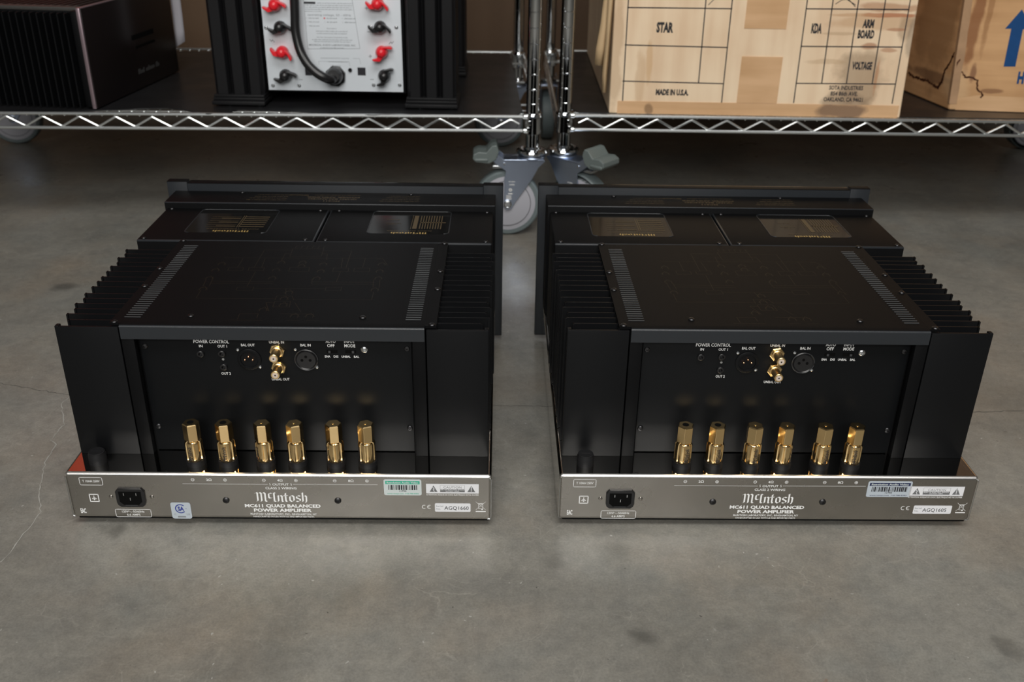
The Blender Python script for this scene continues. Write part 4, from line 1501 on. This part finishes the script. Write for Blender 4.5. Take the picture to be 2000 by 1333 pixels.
# ---------------------------------------------------------------- printed cream carton
BR = (.27, .17, .09)
cream = card_mat('cream_printed_card', (.90, .71, .50), (.78, .57, .38), [
    (.625, 1.785, .300, .050, .05, .045, (.30, .20, .12), .60),
    (.640, 1.785, .400, .075, .05, .012, (.52, .30, .15), .45),
    (.660, 1.785, .425, .060, .05, .008, (.42, .20, .10), .6),
    (.600, 1.785, .255, .055, .05, .030, (.28, .19, .12), .60),
    (.690, 1.785, .390, .014, .05, .022, (.34, .22, .13), .5),
    (.630, 1.785, .358, .014, .05, .006, (.42, .18, .09), .7),
    (.560, 1.785, .330, .040, .05, .005, (.50, .33, .18), .4),
    (.225, 1.785, .300, .010, .05, .060, (.55, .33, .16), .35),
    (.178, 1.785, .330, .012, .05, .12, (.50, .33, .19), .45),
    (.172, 1.95, .36, .02, .09, .14, (.42, .27, .15), .6),
    (.705, 1.785, .375, .010, .05, .04, (.25, .19, .14), .5),
    (.655, 1.785, .412, .045, .05, .004, (.45, .16, .07), .8),
    (.672, 1.785, .388, .020, .05, .003, (.42, .18, .09), .7),
    (.600, 1.785, .412, .050, .05, .003, (.55, .32, .17), .6),
    (.665, 1.785, .352, .016, .05, .004, (.45, .20, .10), .6),
    (.575, 1.785, .380, .030, .05, .003, (.50, .34, .20), .5),
    (.240, 1.785, .330, .006, .05, .040, (.66, .42, .22), .6),
    (.655, 1.785, .305, .003, .05, .030, (.50, .24, .12), .6)])
kraft = card_mat('kraft_paper_tape', (.72, .46, .26), (.58, .35, .18), [(.595, 1.784, .243, .050, .05, .016, (.16, .10, .07), .75), (.245, 1.784, .241, .008, .05, .010, (.22, .13, .07), .7)], grain=(5, 40, 60), rough=.55)
K = empty('cream_carton', (0, 0, 0))
tag(K, 'cream printed carton with black ruled boxes and brown stains on the right shelf', 'carton')
kx = Matrix.Translation((.172, 1.785, 0)) @ Matrix.Rotation(R(.3), 4, 'Z') @ Matrix.Translation((-.172, -1.785, 0))
b = MB()
foot = [(.172, 1.785), (.7115, 1.785), (.7115, 2.43), (.172, 2.43)]
lo = b._v([(x, y, ZS) for x, y in foot])
hi = b._v([(x - (.0135 if x > .5 else .002), y, .68) for x, y in foot])
b._f(lo[::-1])
b._f(hi)
for k in range(4):
    b._f([lo[k], lo[(k + 1) % 4], hi[(k + 1) % 4], hi[k]])
b.build('carton_body', cream, K, bevel=.003)
b = MB()
b.box(.187, .706, 1.7842, 1.7852, ZS + .0005, .2540)
b.build('base_tape', kraft, K, label='brown kraft tape along the bottom edge')
for zs_, lb in ((((.4040, .4785, .386, .470)), 'upper'), (((.4060, .4800, .2545, .3376)), 'lower')):
    b = MB()
    b.box(zs_[0], zs_[1], 1.7842, 1.7852, zs_[2], zs_[3])
    b.build('kraft_patch', kraft, K, label=lb + ' brown kraft patch on the front')
F = Flat((0, 1.7850, 0), (1, 0, 0), (0, 0, 1), lift=.0002)
lw = .0020
F.line([(.1935, .60), (.1960, .2540)], lw)
F.line([(.3765, .60), (.3785, .2540)], lw)
F.line([(.3295, .60), (.3325, .2905)], lw)
for za, zb_ in ((.4180, .4190), (.3540, .3525), (.2900, .2885), (.4820, .4830), (.546, .547)):
    F.line([(.1945, za), (.3780, zb_)], lw)
F.line([(.5075, .60), (.5110, .2565)], lw)
F.line([(.6880, .60), (.6920, .2585)], lw)
for xa, xb in ((.5515, .5570), (.5960, .6020), (.6435, .6490)):
    F.line([(xa, .60), (xb, .2925)], lw)
for za in (.4215, .3572, .2918, .4860, .551):
    F.line([(.5105, za - .0005), (.6900, za + .0012)], lw)
F.text('STAR', .2630, .3775, .0155, w=.0300, bold=.055)
F.text('MADE IN U.S.A.', .2860, .2665, .0095, w=.0600, bold=.055)
F.text('KDA', .5330, .3805, .0150, w=.0185, bold=.055)
F.text('ARM', .6235, .3910, .0130, w=.0200, bold=.055)
F.text('BOARD', .6225, .3730, .0130, w=.0290, bold=.055)
F.text('VOLTAGE', .6250, .3185, .0120, w=.0360, bold=.055)
F.text('SOTA INDUSTRIES', .6030, .2812, .0070, w=.0620, bold=.03)
F.text('854 86th AVE.', .6010, .2706, .0070, w=.0500, bold=.03)
F.text('OAKLAND, CA 94621', .6010, .2600, .0070, w=.0720, bold=.03)
# pen ticks in the top cells
F.line([(.3365, .4250), (.3450, .4340), (.3700, .4480)], .0012)
F.line([(.3600, .4400), (.3700, .4350)], .0012)
F.line([(.5600, .4300), (.5700, .4370), (.5780, .4380), (.5950, .4290)], .0012)
F.line([(.5700, .4480), (.5950, .4260)], .0012)
F.build('printed_grid', M['blackink'], K)


def strip(parent, pts, name, m, label):
    """hanging strip, pts = centre line (x, y, z, half width)"""
    b_ = MB()
    pv = None
    for (x, y, z, hw) in pts:
        v = b_._v([(x - hw, y, z), (x + hw * .2, y - .003, z), (x + hw, y + .001, z)])
        if pv:
            b_._f([pv[0], pv[1], v[1], v[0]])
            b_._f([pv[1], pv[2], v[2], v[1]])
        pv = v
    o = b_.build(name, m, parent, ang=80)
    s_ = o.modifiers.new('thickness', 'SOLIDIFY')
    s_.thickness = .0008
    o['label'] = label
    return o


tape2 = mat('torn_kraft_strip', (.58, .41, .23), .6, noise=.15, nscale=25)
strip(K, [(.150, 1.800, .315, .0075), (.1520, 1.798, .345, .0085), (.1560, 1.798, .385, .0070), (.1585, 1.80, .43, .006), (.160, 1.802, .50, .006)], 'peeled_tape', tape2, 'wide peeled tape strip')
strip(K, [(.1615, 1.790, .268, .0035), (.1610, 1.790, .300, .0042), (.1630, 1.790, .36, .0040), (.1640, 1.79, .43, .0045), (.165, 1.79, .50, .0045)], 'peeled_tape', tape2, 'narrow peeled tape strip')

# ---------------------------------------------------------------- brown carton with the blue arrow
brown = card_mat('brown_corrugated_card', (.64, .38, .19), (.50, .28, .13), [
    (.846, 1.86, .40, .012, .05, .10, (.22, .08, .03), .75),
    (.868, 1.85, .43, .006, .05, .10, (.24, .10, .035), .5),
    (.815, 1.95, .42, .030, .08, .15, (.27, .15, .07), .6),
    (.80, 1.93, .28, .05, .09, .012, (.10, .05, .03), .6),
    (.862, 1.85, .300, .006, .05, .018, (.14, .05, .03), .65),
    (.900, 1.85, .270, .022, .05, .005, (.16, .06, .03), .6),
    (.840, 1.86, .270, .020, .05, .04, (.66, .45, .26), .5)], grain=(5, 5, 70), rough=.6)
Q = empty('brown_carton', (0, 0, 0))
tag(Q, 'worn brown carton with a blue upward arrow and tape on the right shelf', 'carton')
LEAN = -.065
foot = [(.832, 1.861), (1.245, 1.826), (1.245, 2.26), (.775, 2.26)]
b = MB()
lo = b._v([(x, y, ZS) for x, y in foot])
hi = b._v([(x + LEAN * (.66 - ZS), y, .66) for x, y in foot])
b._f(lo[::-1])
b._f(hi)
for k in range(4):
    b._f([lo[k], lo[(k + 1) % 4], hi[(k + 1) % 4], hi[k]])
b.build('carton_body', brown, Q, bevel=.004)
q0 = Vector((.832, 1.861, ZS))
qd = (Vector((1.245, 1.826, 0)) - Vector((.832, 1.861, 0))).normalized()
sd = (Vector((.775, 2.26, 0)) - Vector((.832, 1.861, 0))).normalized()
upv = Vector((LEAN, 0, 1))
F = Flat(q0, qd, upv, lift=.0003)
F.poly([(.0880, .0846), (.1093, .0853), (.1111, .1527), (.1283, .1531), (.1030, .1875), (.0790, .1527), (.0901, .1530)])
F.text('H', .1170, .0554, .0195, w=.0120, al='l', bold=.06)
F.build('printed_arrow', M['blueink'], Q)
F = Flat(q0, qd, upv, lift=.0002)
F.poly([(.012, .0010), (.36, .0010), (.36, .026), (.05, .030), (.014, .023)])
F.build('base_tape', kraft, Q, label='brown tape along the bottom edge')


def stain_line(fl_, pts, wd, seed):
    r_ = random.Random(seed)
    prev = None
    for (a, c) in zip(pts, pts[1:]):
        n = max(2, int(math.hypot(c[0] - a[0], c[1] - a[1]) / .003))
        for k in range(n):
            t0 = (k + .5) / n
            x, y = a[0] + (c[0] - a[0]) * t0 + r_.uniform(-.0012, .0012), a[1] + (c[1] - a[1]) * t0 + r_.uniform(-.0012, .0012)
            if prev:
                fl_.line([prev, (x, y)], wd * r_.uniform(.5, 1.5))
            prev = (x, y)


F = Flat(q0, qd, upv, lift=.0004)
stain_line(F, [(.0071, .0952), (.002, .0856), (.0177, .0691), (.0227, .0607), (.0287, .0647), (.0459, .0567), (.0452, .0433), (.0605, .0304), (.0555, .0263)], .0022, 2)
F.O = q0.copy()
F.build('water_stain', M['stain'], Q, label='dark jagged water stain on the front')
F = Flat(q0, sd, upv, lift=-.0004)
stain_line(F, [(.1629, .0398), (.1387, .0352), (.1188, .037), (.0872, .0381), (.0491, .0328), (.0364, .0481), (.0325, .0672), (.0151, .0895), (.0075, .1068)], .0034, 5)
stain_line(F, [(.0491, .0300), (.0364, .0441), (.0325, .0632)], .0034, 6)
F.build('water_stain', M['stain'], Q, label='dark jagged water stain on the left side')
b = MB()
prev = None
r_ = random.Random(4)
for k in range(30):
    z_ = ZS + .012 + k * .0145
    lx = LEAN * (z_ - ZS)
    row = [(.8320 + lx - .0016, 1.8610 + .0150, z_), (.8320 + lx - .0006, 1.8607, z_), (.8320 + lx + .0140 + r_.uniform(-.001, .001), 1.8593, z_)]
    v = b._v(row)
    if prev:
        b._f([prev[0], prev[1], v[1], v[0]])
        b._f([prev[1], prev[2], v[2], v[1]])
    prev = v
b.build('corner_tape', M['cleartape'], Q, label='shiny brown tape on the corner')

# ---------------------------------------------------------------- unseen red carton added for its reflection in the left chassis
b = MB()
b.box(-1.17, -.86, 1.965, 2.15, .4070, .885, bev=.004)
c_ = b.build('added_red_carton', M['redbox'])
tag(c_, 'added unseen red carton standing on the finned amplifier, mirrored red in the left chassis corner', 'carton')
